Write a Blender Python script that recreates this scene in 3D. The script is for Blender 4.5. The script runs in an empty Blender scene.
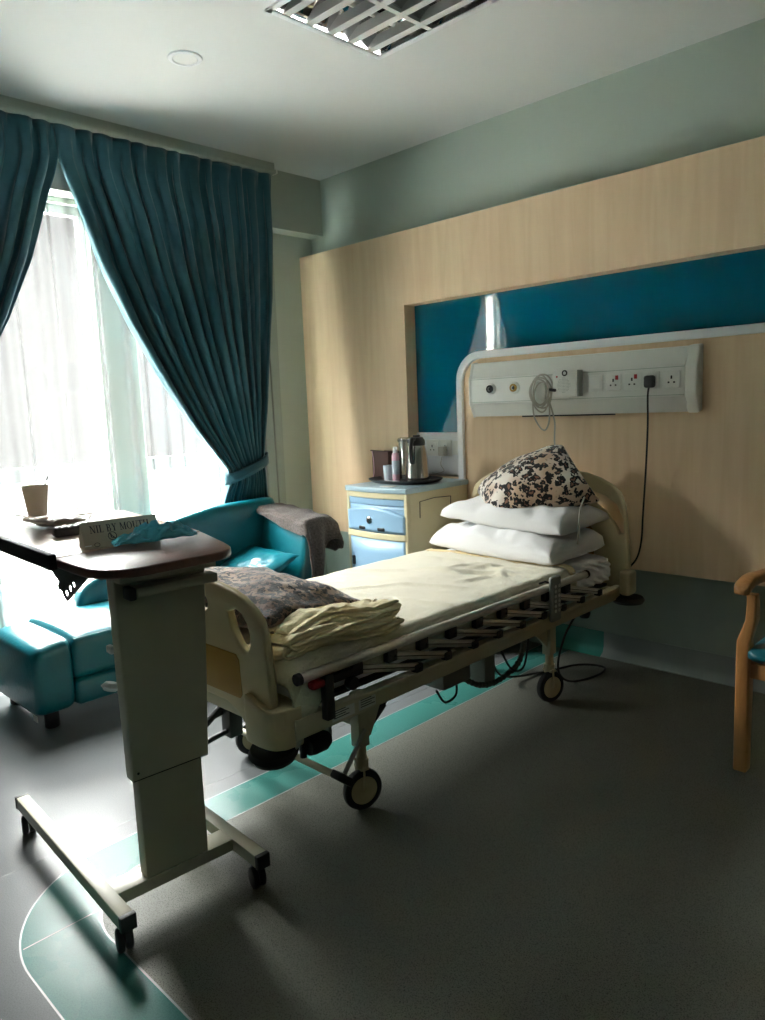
import bpy, bmesh, math, random
from mathutils import Vector, Matrix, noise
random.seed(7)
SC = bpy.context.scene
COL = SC.collection
PI = math.pi

# ------------------------------------------------------------------ helpers
def V(*a): return Vector(a)
ORG = {}

def tag(o, label=None, cat=None, group=None, kind=None):
    if label: o['label'] = label
    if cat: o['category'] = cat
    if group: o['group'] = group
    if kind: o['kind'] = kind
    return o

def thing(name, label, cat, loc, group=None):
    o = bpy.data.objects.new(name, None)
    o.empty_display_size = 0.05
    COL.objects.link(o)
    o.location = loc
    ORG[o] = Vector(loc)
    return tag(o, label, cat, group)

class G:
    """collects geometry in world coordinates; build() links ONE mesh object"""
    def __init__(self): self.bm = bmesh.new()
    def _add(self, src, M=None):
        if M is not None: src.transform(M)
        me = bpy.data.meshes.new('tmp'); src.to_mesh(me); src.free()
        self.bm.from_mesh(me); bpy.data.meshes.remove(me)
        return self
    def box(self, x0, x1, y0, y1, z0, z1, bev=0.0, seg=2, M=None):
        b = bmesh.new()
        bmesh.ops.create_cube(b, size=1)
        for v in b.verts:
            v.co = V((x0+x1)/2+v.co.x*(x1-x0), (y0+y1)/2+v.co.y*(y1-y0), (z0+z1)/2+v.co.z*(z1-z0))
        if bev > 0:
            bmesh.ops.bevel(b, geom=list(b.edges), offset=min(bev, .49*min(x1-x0, y1-y0, z1-z0)), segments=seg, profile=.5, affect='EDGES')
        return self._add(b, M)
    def obox(self, a, b_, w, h, bev=0.0):
        """bar from point a to b_ of width w (horizontal) and height h"""
        a, b_ = Vector(a), Vector(b_); d = b_-a; L = d.length
        q = d.to_track_quat('X', 'Z').to_matrix().to_4x4()
        return self.box(0, L, -w/2, w/2, -h/2, h/2, bev, 2, Matrix.Translation(a) @ q)
    def tube(self, pts, r, seg=10, cyclic=False, smooth=0):
        pts = [Vector(p) for p in pts]
        if smooth: pts = spline(pts, smooth, cyclic)
        n = len(pts); rings = []
        up = None
        for i, p in enumerate(pts):
            if cyclic: t = pts[(i+1) % n]-pts[i-1]
            else: t = pts[min(i+1, n-1)]-pts[max(i-1, 0)]
            t.normalize()
            if up is None:
                up = t.orthogonal().normalized()
            else:
                up = (up - t*up.dot(t))
                up = up.normalized() if up.length > 1e-6 else t.orthogonal().normalized()
            s = t.cross(up)
            rr = r(i/(n-1)) if callable(r) else r
            rings.append([self.bm.verts.new(p+(up*math.cos(a)+s*math.sin(a))*rr) for a in [2*PI*k/seg for k in range(seg)]])
        for i in range(n if cyclic else n-1):
            A, B = rings[i], rings[(i+1) % n]
            for k in range(seg):
                self.bm.faces.new((A[k], A[(k+1) % seg], B[(k+1) % seg], B[k]))
        if not cyclic:
            self.bm.faces.new(list(reversed(rings[0]))); self.bm.faces.new(rings[-1])
        return self
    def lathe(self, prof, c, seg=24, axis=(0, 0, 1)):
        b = bmesh.new(); rings = []
        for r, z in prof:
            if r < 1e-6: rings.append([b.verts.new((0, 0, z))])
            else: rings.append([b.verts.new((r*math.cos(2*PI*k/seg), r*math.sin(2*PI*k/seg), z)) for k in range(seg)])
        for A, B in zip(rings[:-1], rings[1:]):
            for k in range(seg):
                k2 = (k+1) % seg
                if len(A) == 1 and len(B) == 1: continue
                if len(A) == 1: b.faces.new((A[0], B[k2], B[k]))
                elif len(B) == 1: b.faces.new((A[k], A[k2], B[0]))
                else: b.faces.new((A[k], A[k2], B[k2], B[k]))
        q = Vector(axis).to_track_quat('Z', 'Y').to_matrix().to_4x4()
        bmesh.ops.recalc_face_normals(b, faces=b.faces)
        return self._add(b, Matrix.Translation(Vector(c)) @ q)
    def cyl(self, c, r, h, axis=(0, 0, 1), seg=24, bev=.002):
        bev = min(bev, r*.4, h*.4)
        return self.lathe([(0, 0), (r-bev, 0), (r, bev), (r, h-bev), (r-bev, h), (0, h)], c, seg, axis)
    def prism(self, loops, axis, d0, d1, bev=0.0):
        """filled 2-D outline with holes, extruded along axis ('x','y','z') from d0 to d1"""
        cu = bpy.data.curves.new('t', 'CURVE'); cu.dimensions = '2D'; cu.fill_mode = 'BOTH'
        for L in loops:
            s = cu.splines.new('POLY'); s.points.add(len(L)-1)
            for p, (u, w) in zip(s.points, L): p.co = (u, w, 0, 1)
            s.use_cyclic_u = True
        cu.extrude = (d1-d0)/2-bev; cu.bevel_depth = bev; cu.bevel_resolution = 2 if bev else 0
        if bev: cu.offset = -bev
        return self._curve(cu, axis, (d0+d1)/2)
    def _curve(self, cu, axis, d, M=None):
        ob = bpy.data.objects.new('t', cu); COL.objects.link(ob)
        bpy.context.view_layer.update()
        me = bpy.data.meshes.new_from_object(ob.evaluated_get(bpy.context.evaluated_depsgraph_get()))
        b = bmesh.new(); b.from_mesh(me)
        bpy.data.objects.remove(ob); bpy.data.curves.remove(cu); bpy.data.meshes.remove(me)
        if M is None:
            if axis == 'y': M = Matrix(((1, 0, 0, 0), (0, 0, -1, d), (0, 1, 0, 0), (0, 0, 0, 1)))
            elif axis == 'x': M = Matrix(((0, 0, 1, d), (1, 0, 0, 0), (0, 1, 0, 0), (0, 0, 0, 1)))
            else: M = Matrix.Translation((0, 0, d))
        bmesh.ops.remove_doubles(b, verts=b.verts, dist=1e-5)
        bmesh.ops.recalc_face_normals(b, faces=b.faces)
        return self._add(b, M)
    def text(self, s, size, M, ext=.0006, font=None):
        cu = bpy.data.curves.new('t', 'FONT'); cu.body = s; cu.size = size; cu.extrude = ext
        cu.align_x = 'CENTER'; cu.align_y = 'CENTER'
        return self._curve(cu, None, 0, M)
    def grid(self, f, nu, nv, cu=False, cv=False):
        vs = [[self.bm.verts.new(f(i/(nu if cu else nu-1), j/(nv if cv else nv-1))) for j in range(nv)] for i in range(nu)]
        for i in range(nu if cu else nu-1):
            for j in range(nv if cv else nv-1):
                i2, j2 = (i+1) % nu, (j+1) % nv
                try: self.bm.faces.new((vs[i][j], vs[i2][j], vs[i2][j2], vs[i][j2]))
                except ValueError: pass
        return self
    def build(self, name, mat, parent=None, smooth=True, thick=0, sub=0, angle=40):
        bm = self.bm
        bmesh.ops.recalc_face_normals(bm, faces=bm.faces)
        if parent is not None: org = ORG[parent]
        else:
            xs = [v.co for v in bm.verts]
            lo = Vector([min(c[i] for c in xs) for i in range(3)]); hi = Vector([max(c[i] for c in xs) for i in range(3)])
            org = V((lo.x+hi.x)/2, (lo.y+hi.y)/2, lo.z)
        bmesh.ops.translate(bm, verts=bm.verts, vec=-org)
        me = bpy.data.meshes.new(name); bm.to_mesh(me); bm.free()
        if smooth:
            me.shade_smooth()
            try: me.set_sharp_from_angle(angle=math.radians(angle))
            except Exception: pass
        else: me.shade_flat()
        o = bpy.data.objects.new(name, me); COL.objects.link(o)
        me.materials.append(mat)
        ORG[o] = org
        if parent is not None: o.parent = parent
        else: o.location = org
        if thick:
            m = o.modifiers.new('s', 'SOLIDIFY'); m.thickness = thick; m.offset = 0
        if sub:
            m = o.modifiers.new('u', 'SUBSURF'); m.levels = sub; m.render_levels = sub
        return o

def spline(P, n, cyclic=False):
    out = []; N = len(P)
    for i in range(N if cyclic else N-1):
        if cyclic: a, b, c, d = P[i-1], P[i], P[(i+1) % N], P[(i+2) % N]
        else: a, b, c, d = P[max(i-1, 0)], P[i], P[i+1], P[min(i+2, N-1)]
        for k in range(n):
            t = k/n
            out.append(.5*((2*b)+(c-a)*t+(2*a-5*b+4*c-d)*t*t+(3*b-a-3*c+d)*t**3))
    if not cyclic: out.append(P[-1])
    return out

def lerp(a, b, t): return a+(b-a)*t
def interp(tab, x):
    if x <= tab[0][0]: return tab[0][1]
    for (a, u), (b, w) in zip(tab[:-1], tab[1:]):
        if x <= b: return lerp(u, w, (x-a)/(b-a))
    return tab[-1][1]
def sm(t): t = max(0, min(1, t)); return t*t*(3-2*t)
def nz(p, s=1.0, seed=0): return noise.noise(Vector(p)*s+V(seed*13.7, seed*7.1, seed*3.3))

# ------------------------------------------------------------------ materials
def srgb(r, g, b):
    f = lambda c: (c/255/12.92) if c/255 <= .04045 else ((c/255+.055)/1.055)**2.4
    return (f(r), f(g), f(b), 1)

def mat(name, c, rough=.5, metal=0., bump=0., bscale=60., spec=.5, coat=0., var=0., vscale=8., sheen=0., stretch=None):
    m = bpy.data.materials.new(name); m.use_nodes = True
    nt = m.node_tree; p = nt.nodes['Principled BSDF']
    p.inputs['Base Color'].default_value = c
    p.inputs['Roughness'].default_value = rough
    p.inputs['Metallic'].default_value = metal
    p.inputs['Specular IOR Level'].default_value = spec
    p.inputs['Coat Weight'].default_value = coat
    p.inputs['Coat Roughness'].default_value = .15
    p.inputs['Sheen Weight'].default_value = sheen
    tc = nt.nodes.new('ShaderNodeTexCoord')
    src = tc.outputs['Object']
    if stretch:
        mp = nt.nodes.new('ShaderNodeMapping'); mp.inputs['Scale'].default_value = stretch
        nt.links.new(src, mp.inputs['Vector']); src = mp.outputs['Vector']
    if var:
        n = nt.nodes.new('ShaderNodeTexNoise'); n.inputs['Scale'].default_value = vscale; n.inputs['Detail'].default_value = 5
        nt.links.new(src, n.inputs['Vector'])
        r = nt.nodes.new('ShaderNodeValToRGB')
        r.color_ramp.elements[0].position = .3; r.color_ramp.elements[1].position = .7
        r.color_ramp.elements[0].color = tuple(x*(1-var) for x in c[:3])+(1,)
        r.color_ramp.elements[1].color = tuple(min(1, x*(1+var)) for x in c[:3])+(1,)
        nt.links.new(n.outputs['Fac'], r.inputs['Fac']); nt.links.new(r.outputs['Color'], p.inputs['Base Color'])
    if bump:
        n = nt.nodes.new('ShaderNodeTexNoise'); n.inputs['Scale'].default_value = bscale; n.inputs['Detail'].default_value = 4
        nt.links.new(src, n.inputs['Vector'])
        b = nt.nodes.new('ShaderNodeBump'); b.inputs['Strength'].default_value = bump; b.inputs['Distance'].default_value = .01
        nt.links.new(n.outputs['Fac'], b.inputs['Height']); nt.links.new(b.outputs['Normal'], p.inputs['Normal'])
    return m

def leopard(name, scale, c0, c1, dark, brown, lo=.24, hi=.50):
    m = mat(name, c0, .85, sheen=.3, bump=.3, bscale=90); nt = m.node_tree; p = nt.nodes['Principled BSDF']
    N = nt.nodes.new; L = nt.links.new
    tc = N('ShaderNodeTexCoord')
    n1 = N('ShaderNodeTexNoise'); n1.inputs['Scale'].default_value = scale*1.1; L(tc.outputs['Object'], n1.inputs['Vector'])
    mx = N('ShaderNodeMix'); mx.data_type = 'VECTOR'; mx.inputs['Factor'].default_value = .06
    L(tc.outputs['Object'], mx.inputs[4]); L(n1.outputs['Color'], mx.inputs[5])
    v = N('ShaderNodeTexVoronoi'); v.inputs['Scale'].default_value = scale; v.inputs['Randomness'].default_value = .9
    L(mx.outputs[1], v.inputs['Vector'])
    n2 = N('ShaderNodeTexNoise'); n2.inputs['Scale'].default_value = scale*1.6; L(tc.outputs['Object'], n2.inputs['Vector'])
    ad = N('ShaderNodeMath'); ad.operation = 'MULTIPLY_ADD'; ad.inputs[1].default_value = .75; ad.inputs[2].default_value = -.375
    L(n2.outputs['Fac'], ad.inputs[0])
    sm_ = N('ShaderNodeMath'); sm_.operation = 'ADD'; L(v.outputs['Distance'], sm_.inputs[0]); L(ad.outputs[0], sm_.inputs[1])
    ring = N('ShaderNodeValToRGB'); cr = ring.color_ramp; cr.interpolation = 'EASE'
    cr.elements[0].position = .0; cr.elements[0].color = (0, 0, 0, 1)
    cr.elements[1].position = max(.02, lo-.06); cr.elements[1].color = (0, 0, 0, 1)
    for pos, w in ((lo, 1), (hi-.05, 1), (hi, 0)):
        e = cr.elements.new(pos); e.color = (w, w, w, 1)
    L(sm_.outputs[0], ring.inputs['Fac'])
    inn = N('ShaderNodeValToRGB'); ir = inn.color_ramp
    ir.elements[0].position = .2; ir.elements[0].color = (1, 1, 1, 1); ir.elements[1].position = .4; ir.elements[1].color = (0, 0, 0, 1)
    L(sm_.outputs[0], inn.inputs['Fac'])
    n3 = N('ShaderNodeTexNoise'); n3.inputs['Scale'].default_value = 5; L(tc.outputs['Object'], n3.inputs['Vector'])
    rb = N('ShaderNodeValToRGB'); rb.color_ramp.elements[0].position = .4; rb.color_ramp.elements[1].position = .6
    rb.color_ramp.elements[0].color = c0; rb.color_ramp.elements[1].color = c1; L(n3.outputs['Fac'], rb.inputs['Fac'])
    a = N('ShaderNodeMix'); a.data_type = 'RGBA'; L(inn.outputs['Color'], a.inputs['Factor']); L(rb.outputs['Color'], a.inputs[6]); a.inputs[7].default_value = brown
    b = N('ShaderNodeMix'); b.data_type = 'RGBA'; L(ring.outputs['Color'], b.inputs['Factor']); L(a.outputs[2], b.inputs[6]); b.inputs[7].default_value = dark
    L(b.outputs[2], p.inputs['Base Color'])
    return m

def sheer_mat(name):
    m = bpy.data.materials.new(name); m.use_nodes = True; nt = m.node_tree; nt.nodes.clear()
    N = nt.nodes.new; L = nt.links.new
    out = N('ShaderNodeOutputMaterial'); t = N('ShaderNodeBsdfTransparent'); tr = N('ShaderNodeBsdfTranslucent'); d = N('ShaderNodeBsdfDiffuse')
    tr.inputs['Color'].default_value = (.035, .035, .035, 1); d.inputs['Color'].default_value = (.6, .6, .6, 1)
    a = N('ShaderNodeMixShader'); a.inputs['Fac'].default_value = .2; L(tr.outputs[0], a.inputs[1]); L(d.outputs[0], a.inputs[2])
    b = N('ShaderNodeMixShader'); b.inputs['Fac'].default_value = 0.28; lw = N('ShaderNodeLayerWeight'); lw.inputs['Blend'].default_value = .5
    mr = N('ShaderNodeMapRange'); mr.inputs['From Min'].default_value = .02; mr.inputs['From Max'].default_value = .6; mr.inputs['To Min'].default_value = .22; mr.inputs['To Max'].default_value = .72
    L(lw.outputs['Facing'], mr.inputs['Value']); L(mr.outputs['Result'], b.inputs['Fac'])
    L(t.outputs[0], b.inputs[1]); L(a.outputs[0], b.inputs[2])
    L(b.outputs[0], out.inputs['Surface']); return m

def clear_mat(name, col=(1, 1, 1, 1), fac=.12, rough=.03):
    m = bpy.data.materials.new(name); m.use_nodes = True; nt = m.node_tree; nt.nodes.clear()
    N = nt.nodes.new; L = nt.links.new
    out = N('ShaderNodeOutputMaterial'); t = N('ShaderNodeBsdfTransparent'); t.inputs['Color'].default_value = col
    g = N('ShaderNodeBsdfGlossy'); g.inputs['Roughness'].default_value = rough
    b = N('ShaderNodeMixShader'); b.inputs['Fac'].default_value = fac
    L(t.outputs[0], b.inputs[1]); L(g.outputs[0], b.inputs[2]); L(b.outputs[0], out.inputs['Surface']); return m

def floor_mat(name, c, speck, rough, sscale=260., amt=.62):
    m = mat(name, c, rough, spec=.05); nt = m.node_tree; p = nt.nodes['Principled BSDF']; N = nt.nodes.new; L = nt.links.new
    tc = N('ShaderNodeTexCoord')
    v = N('ShaderNodeTexNoise'); v.inputs['Scale'].default_value = sscale; v.inputs['Detail'].default_value = 3; L(tc.outputs['Object'], v.inputs['Vector'])
    r = N('ShaderNodeValToRGB'); r.color_ramp.elements[0].position = .3; r.color_ramp.elements[1].position = amt
    r.color_ramp.elements[0].color = speck; r.color_ramp.elements[1].color = c; L(v.outputs['Fac'], r.inputs['Fac'])
    L(r.outputs['Color'], p.inputs['Base Color'])
    n = N('ShaderNodeTexNoise'); n.inputs['Scale'].default_value = 2.5; n.inputs['Detail'].default_value = 6; L(tc.outputs['Object'], n.inputs['Vector'])
    mr = N('ShaderNodeMapRange'); mr.inputs['To Min'].default_value = rough-.07; mr.inputs['To Max'].default_value = rough+.07; L(n.outputs['Fac'], mr.inputs['Value'])
    L(mr.outputs['Result'], p.inputs['Roughness'])
    b = N('ShaderNodeBump'); b.inputs['Strength'].default_value = .05; b.inputs['Distance'].default_value = .01
    n5 = N('ShaderNodeTexNoise'); n5.inputs['Scale'].default_value = 14; L(tc.outputs['Object'], n5.inputs['Vector']); L(n5.outputs['Fac'], b.inputs['Height']); L(b.outputs['Normal'], p.inputs['Normal'])
    return m

def wood(name, c1, c2, scale, stretch, rough=.45, contrast=(.3, .7)):
    m = mat(name, c1, rough); nt = m.node_tree; p = nt.nodes['Principled BSDF']; N = nt.nodes.new; L = nt.links.new
    tc = N('ShaderNodeTexCoord'); mp = N('ShaderNodeMapping'); mp.inputs['Scale'].default_value = stretch; L(tc.outputs['Object'], mp.inputs['Vector'])
    n = N('ShaderNodeTexNoise'); n.inputs['Scale'].default_value = scale; n.inputs['Detail'].default_value = 6; n.inputs['Distortion'].default_value = .6; L(mp.outputs['Vector'], n.inputs['Vector'])
    r = N('ShaderNodeValToRGB'); r.color_ramp.elements[0].position = contrast[0]; r.color_ramp.elements[1].position = contrast[1]
    r.color_ramp.elements[0].color = c1; r.color_ramp.elements[1].color = c2; L(n.outputs['Fac'], r.inputs['Fac']); L(r.outputs['Color'], p.inputs['Base Color'])
    return m

M = {}
M['ceil'] = mat('ceiling_paint', srgb(222, 224, 222), .85, bump=.02, bscale=300)
M['sage'] = mat('sage_paint', srgb(178, 190, 180), .75, bump=.03, bscale=260)
M['beamw'] = mat('beam_paint', srgb(172, 180, 170), .8)
M['lowwall'] = mat('teal_grey_paint', srgb(150, 164, 156), .5, var=.05)
M['skirt'] = mat('skirting_vinyl', srgb(138, 148, 146), .35)
M['skirt_teal'] = mat('skirting_vinyl_teal', srgb(60, 140, 130), .25)
M['panel'] = wood('maple_laminate', srgb(232, 205, 170), srgb(222, 192, 155), 3.0, (6, 6, .5), .6)
M['glass_teal'] = mat('back_painted_teal_glass', srgb(0, 88, 112), .03, spec=.9, coat=1.0)
M['glass_teal'].node_tree.nodes['Principled BSDF'].inputs['Coat Roughness'].default_value = .02
M['floor_l'] = floor_mat('floor_vinyl_pale', srgb(98, 101, 102), srgb(86, 89, 90), .32)
M['floor_d'] = floor_mat('floor_vinyl_grey', srgb(112, 113, 104), srgb(60, 60, 53), .38, 300., .5)
M['floor_t'] = floor_mat('floor_vinyl_teal', srgb(58, 114, 106), srgb(50, 102, 96), .28)
M['weld'] = mat('weld_line', srgb(134, 144, 142), .4)
M['seam'] = mat('floor_seam', srgb(84, 88, 90), .4)
M['white'] = mat('white_plastic', srgb(226, 226, 220), .35, var=.02)
M['whitem'] = mat('white_metal', srgb(232, 234, 236), .35)
M['frame'] = mat('window_frame_white', srgb(225, 228, 230), .4)
M['cream'] = mat('cream_plastic', srgb(208, 192, 154), .4, bump=.03, bscale=300, var=.03)
M['creamm'] = mat('cream_painted_metal', srgb(196, 188, 160), .4, var=.04)
M['tablem'] = mat('grey_beige_painted_metal', srgb(174, 171, 150), .38, var=.03)
M['ochre'] = mat('ochre_panel', srgb(168, 128, 40), .4)
M['black'] = mat('black_rubber', srgb(22, 22, 24), .6, bump=.05)
M['blackp'] = mat('black_plastic', srgb(26, 26, 28), .3)
M['darkm'] = mat('dark_metal', srgb(62, 62, 62), .4, .6)
M['alu'] = mat('aluminium', srgb(200, 196, 186), .4, .5)
M['chrome'] = mat('brushed_steel', srgb(200, 196, 190), .22, 1.0)
M['mirror'] = mat('mirror_reflector', srgb(225, 225, 225), .06, 1.0)
M['red'] = mat('red_plastic', srgb(170, 20, 28), .4)
M['orange'] = mat('orange_plastic', srgb(214, 140, 40), .5)
M['sheet'] = mat('white_sheet', srgb(226, 228, 232), .85, bump=.12, bscale=25, sheen=.2)
M['pillow'] = mat('white_pillowcase', srgb(232, 232, 233), .8, bump=.45, bscale=10, sheen=.2)
M['cover'] = mat('cream_waffle_blanket', srgb(212, 206, 184), .9, bump=.35, bscale=140, sheen=.3, var=.03, vscale=5)
M['fold'] = mat('folded_cream_cotton', srgb(222, 208, 168), .9, bump=.25, bscale=70, sheen=.2, var=.08, vscale=14)
M['leo'] = leopard('leopard_fleece', 29, srgb(236, 228, 218), srgb(206, 176, 150), srgb(12, 9, 9), srgb(140, 98, 78), .22, .55)
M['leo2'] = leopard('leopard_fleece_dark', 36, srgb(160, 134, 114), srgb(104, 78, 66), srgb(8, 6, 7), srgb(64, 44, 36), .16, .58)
M['curtain'] = mat('teal_curtain', srgb(30, 86, 99), .7, bump=.12, bscale=220, sheen=.25, var=.06, vscale=30)
M['sheer'] = sheer_mat('sheer_voile')
M['leather'] = mat('teal_leatherette', srgb(0, 98, 110), .3, bump=.15, bscale=45, spec=.6)
M['throw'] = mat('taupe_knit', srgb(84, 75, 71), .95, bump=.7, bscale=120, sheen=.15, var=.45, vscale=85)
M['cabside'] = mat('cabinet_cream_side', srgb(204, 194, 158), .4, var=.02)
M['cabfront'] = mat('cabinet_blue_front', srgb(142, 178, 206), .35)
M['cabtop'] = mat('cabinet_grey_top', srgb(158, 182, 194), .3)
M['brown'] = mat('brown_leather', srgb(78, 46, 40), .5, bump=.1)
M['pink'] = mat('pink_plastic', srgb(232, 186, 204), .35)
M['mug'] = mat('pale_ceramic', srgb(196, 206, 216), .3)
M['clear'] = clear_mat('clear_plastic', (.93, .95, .95, 1), .14)
M['film'] = clear_mat('clear_film', (.8, .78, .76, 1), .3, .15)
M['glass'] = clear_mat('window_glass', (.97, .985, .98, 1), .06, .0)
M['tabletop'] = wood('brown_table_laminate', srgb(112, 72, 58), srgb(92, 56, 46), 9, (8, 1, 1), .3)
M['tablepale'] = wood('pale_table_laminate', srgb(196, 168, 144), srgb(180, 150, 126), 9, (1, 5, 1), .3)
M['paper'] = mat('paper_cup_card', srgb(228, 218, 204), .7)
M['sign'] = mat('sign_card', srgb(176, 168, 150), .6)
M['ink'] = mat('dark_ink', srgb(36, 36, 50), .6)
M['blue'] = mat('light_blue_film', srgb(70, 170, 196), .35, bump=.2, bscale=40)
M['chairwood'] = wood('beech_wood', srgb(196, 140, 84), srgb(176, 120, 68), 5, (8, 8, 1), .4)
M['cable'] = mat('grey_cable', srgb(176, 172, 160), .5)
M['label'] = mat('paper_label', srgb(214, 214, 208), .6)
M['hose'] = mat('grey_hose', srgb(96, 100, 96), .5)
M['lens'] = mat('downlight_lens', srgb(238, 238, 236), .4)
M['ground'] = mat('far_ground', srgb(16, 17, 16), .9, var=.2, vscale=.05)
M['trees'] = mat('far_trees', srgb(11, 13, 11), .95, var=.3, vscale=.3)
M['bldg'] = mat('far_concrete', srgb(19, 19, 20), .9)
M['bounce_slab'] = mat('pale_bounce_slab', srgb(228, 227, 224), .9)
M['louvre'] = mat('satin_louvre_aluminium', srgb(228, 228, 226), .45, .15)
M['rimpink'] = mat('pinkish_clear_rim', srgb(214, 170, 160), .4)
M['grey'] = mat('grey_plastic', srgb(140, 142, 136), .45)

# ------------------------------------------------------------------ setting
XW, YW, ZC = -4.35, 3.764, 3.076
XB = -4.22                      # beam face
XR, YB = 1.9, -2.6

def struct(o, label=None): o['kind'] = 'structure'; return o

# floor: the pale zone by the window, the grey zone, a teal inlaid band between
def arc(cx, cy, r, a0, a1, n=14): return [(cx+r*math.cos(math.radians(lerp(a0, a1, k/n))), cy+r*math.sin(math.radians(lerp(a0, a1, k/n)))) for k in range(n+1)]
OX, IX, OY, IY = -2.36, -2.178, .575, .785
outer = [(OX, YW)] + arc(OX+.42, OY+.42, .42, 180, 270, 20) + [(XR, OY)]
inner = [(IX, YW)] + arc(IX+.26, IY+.26, .26, 180, 270, 20) + [(XR, IY)]
def slab(loop, z0, z1): return G().prism([loop], 'z', z0, z1)
struct(slab([(XW-.2, YW+.1), (XW-.2, YB-.1), (XR+.1, YB-.1), (XR+.1, YW+.1)], -.14, -.004).build('floor', M['floor_l']))
struct(slab([(XW-.2, YW)] + [(XW-.2, YB), (XR, YB)] + list(reversed(outer)), -.004, 0).build('floor_window_side', M['floor_l'], smooth=False))
struct(slab(inner + [(XR, YW)], -.004, 0).build('floor_room_side', M['floor_d'], smooth=False))
struct(slab(outer + list(reversed(inner)), -.004, .0004).build('trim_1', M['floor_t'], smooth=False))
def off(loop, d):
    out = []
    for i, p in enumerate(loop):
        a = Vector(loop[max(i-1, 0)]); b = Vector(loop[min(i+1, len(loop)-1)]); t = (b-a).normalized()
        out.append((p[0]-t.y*d, p[1]+t.x*d))
    return out
wl = G()
for lp in (outer, inner): wl.prism([off(lp, .0025)+list(reversed(off(lp, -.0025)))], 'z', -.002, .0009)
wl.box(-2.061, -2.058, .600, .815, -.002, .0008)
struct(wl.build('trim_2', M['weld'], smooth=False))
sm_ = G()
for (a, b) in (((-2.475, YB), (-2.440, YW-.07)), ((XW, -.2), (-2.47, -.25))):
    sm_.obox((a[0], a[1], 0), (b[0], b[1], 0), .0025, .0012)
struct(sm_.build('trim_3', M['seam'], smooth=False))

struct(G().prism([[(XW-.25, YB-.1), (XR+.1, YB-.1), (XR+.1, YW+.1), (XW-.25, YW+.1)], [(-2.585, 2.085), (-1.935, 2.085), (-1.935, 2.715), (-2.585, 2.715)]], 'z', ZC, ZC+.12).build('ceiling', M['ceil'], smooth=False))
struct(G().box(XW-.1, XR+.1, YW, YW+.1, .13, ZC).build('wall_headboard', M['sage']))
struct(G().box(XR, XR+.1, YB-.1, YW+.1, 0, ZC).build('wall_right', M['sage']))
struct(G().box(XW-.2, XR+.1, YB-.1, YB, 0, ZC).build('wall_back', M['sage']))
# window wall with two tall windows
panes = [(2.30, 2.86), (1.36, 2.06)]
ZH, ZS = 2.66, .08
holes = [[(a, ZS), (b, ZS), (b, ZH), (a, ZH)] for a, b in panes]
struct(G().prism([[(YB, 0), (YW+.1, 0), (YW+.1, ZC), (YB, ZC)]]+holes, 'x', XW-.16, XW).build('wall_window', M['sage'], smooth=False))
for k, (a, b) in enumerate(panes):
    f = G()
    x0, x1 = XW-.10, XW-.05
    f.box(x0, x1, a, a+.035, ZS, ZH).box(x0, x1, b-.035, b, ZS, ZH).box(x0, x1, a, b, ZS, ZS+.05).box(x0, x1, a, b, ZH-.05, ZH)
    f.box(x0-.005, x1+.005, a, b, 1.10, 1.18)
    w = struct(f.build('window_%d' % (k+1), M['frame'], smooth=False))
    g = G().box(XW-.08, XW-.074, a+.03, b-.03, ZS+.04, ZH-.04).build('pane', M['glass'], w, smooth=False)
# beam over the window, rail of the curtain on the ceiling
struct(G().box(XW, XB, YB, YW, 2.69, ZC).build('trim_4', M['beamw']))
# lower wall strip and coved skirting
struct(G().box(XW-.1, XR, YW-.012, YW+.05, 0, .75).build('trim_5', M['lowwall']))
def cove(x0, x1, m, n):
    prof = [(YW-.012, .135), (YW-.016, .135), (YW-.018, .05), (YW-.03, .02), (YW-.06, .003), (YW-.06, 0), (YW-.012, 0)]
    struct(G().prism([prof], 'x', x0, x1).build(n, m))
cove(XW, OX, M['skirt'], 'baseboard_headboard_1'); cove(OX, -1.985, M['skirt_teal'], 'baseboard_headboard_2'); cove(-1.985, XR, M['skirt'], 'baseboard_headboard_3')
# laminate wall panel with the niche
YP = 3.64
tx, tz, tr = -2.90, 1.748, .17          # outer line of the white edge trim
NL, NT, NB, NR = -3.33, 2.088, .99, 1.2
hole = [(NL, NB), (tx, NB)] + list(reversed([(x, z) for x, z in arc(tx+tr, tz-tr, tr, 90, 180)])) + [(NR, tz), (NR, NT), (NL, NT)]
struct(G().prism([[(XW+.002, .545), (XR, .545), (XR, 2.545), (XW+.002, 2.545)], hole], 'y', YP, YW-.013).build('trim_6', M['panel'], smooth=False))
to = [(tx, NB-.02)] + list(reversed(arc(tx+tr, tz-tr, tr, 90, 180))) + [(NR, tz)]
ti = [(tx+.042, NB-.02)] + list(reversed(arc(tx+tr+.012, tz-tr-.012, tr-.03, 90, 180))) + [(NR, tz-.042)]
struct(G().prism([to+list(reversed(ti))], 'y', YP-.024, YP+.004, .004).build('trim_7', M['whitem']))
struct(G().box(NL, NR, YW-.022, YW-.012, 1.262, NT).build('trim_8', M['glass_teal']))
struct(G().box(NL, tx, YP+.02, YW-.012, NB-.03, NB, .002).box(NL, tx, YW-.03, YW-.012, NB, 1.250).box(NL, tx, YW-.042, YW-.012, 1.244, 1.264, .002).build('trim_9', M['whitem']))

struct(G().box(-7.5, XW-.17, -5, 8, -.25, -.12).build('added_bounce_slab', M['bounce_slab'], smooth=False))  # pale slab added outside the windows to bounce skylight onto the ceiling
# ---- far outside, seen faintly through the net curtain
struct(G().box(-220, -6, -150, 160, -14.2, -14).build('ground', M['ground']))
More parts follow.
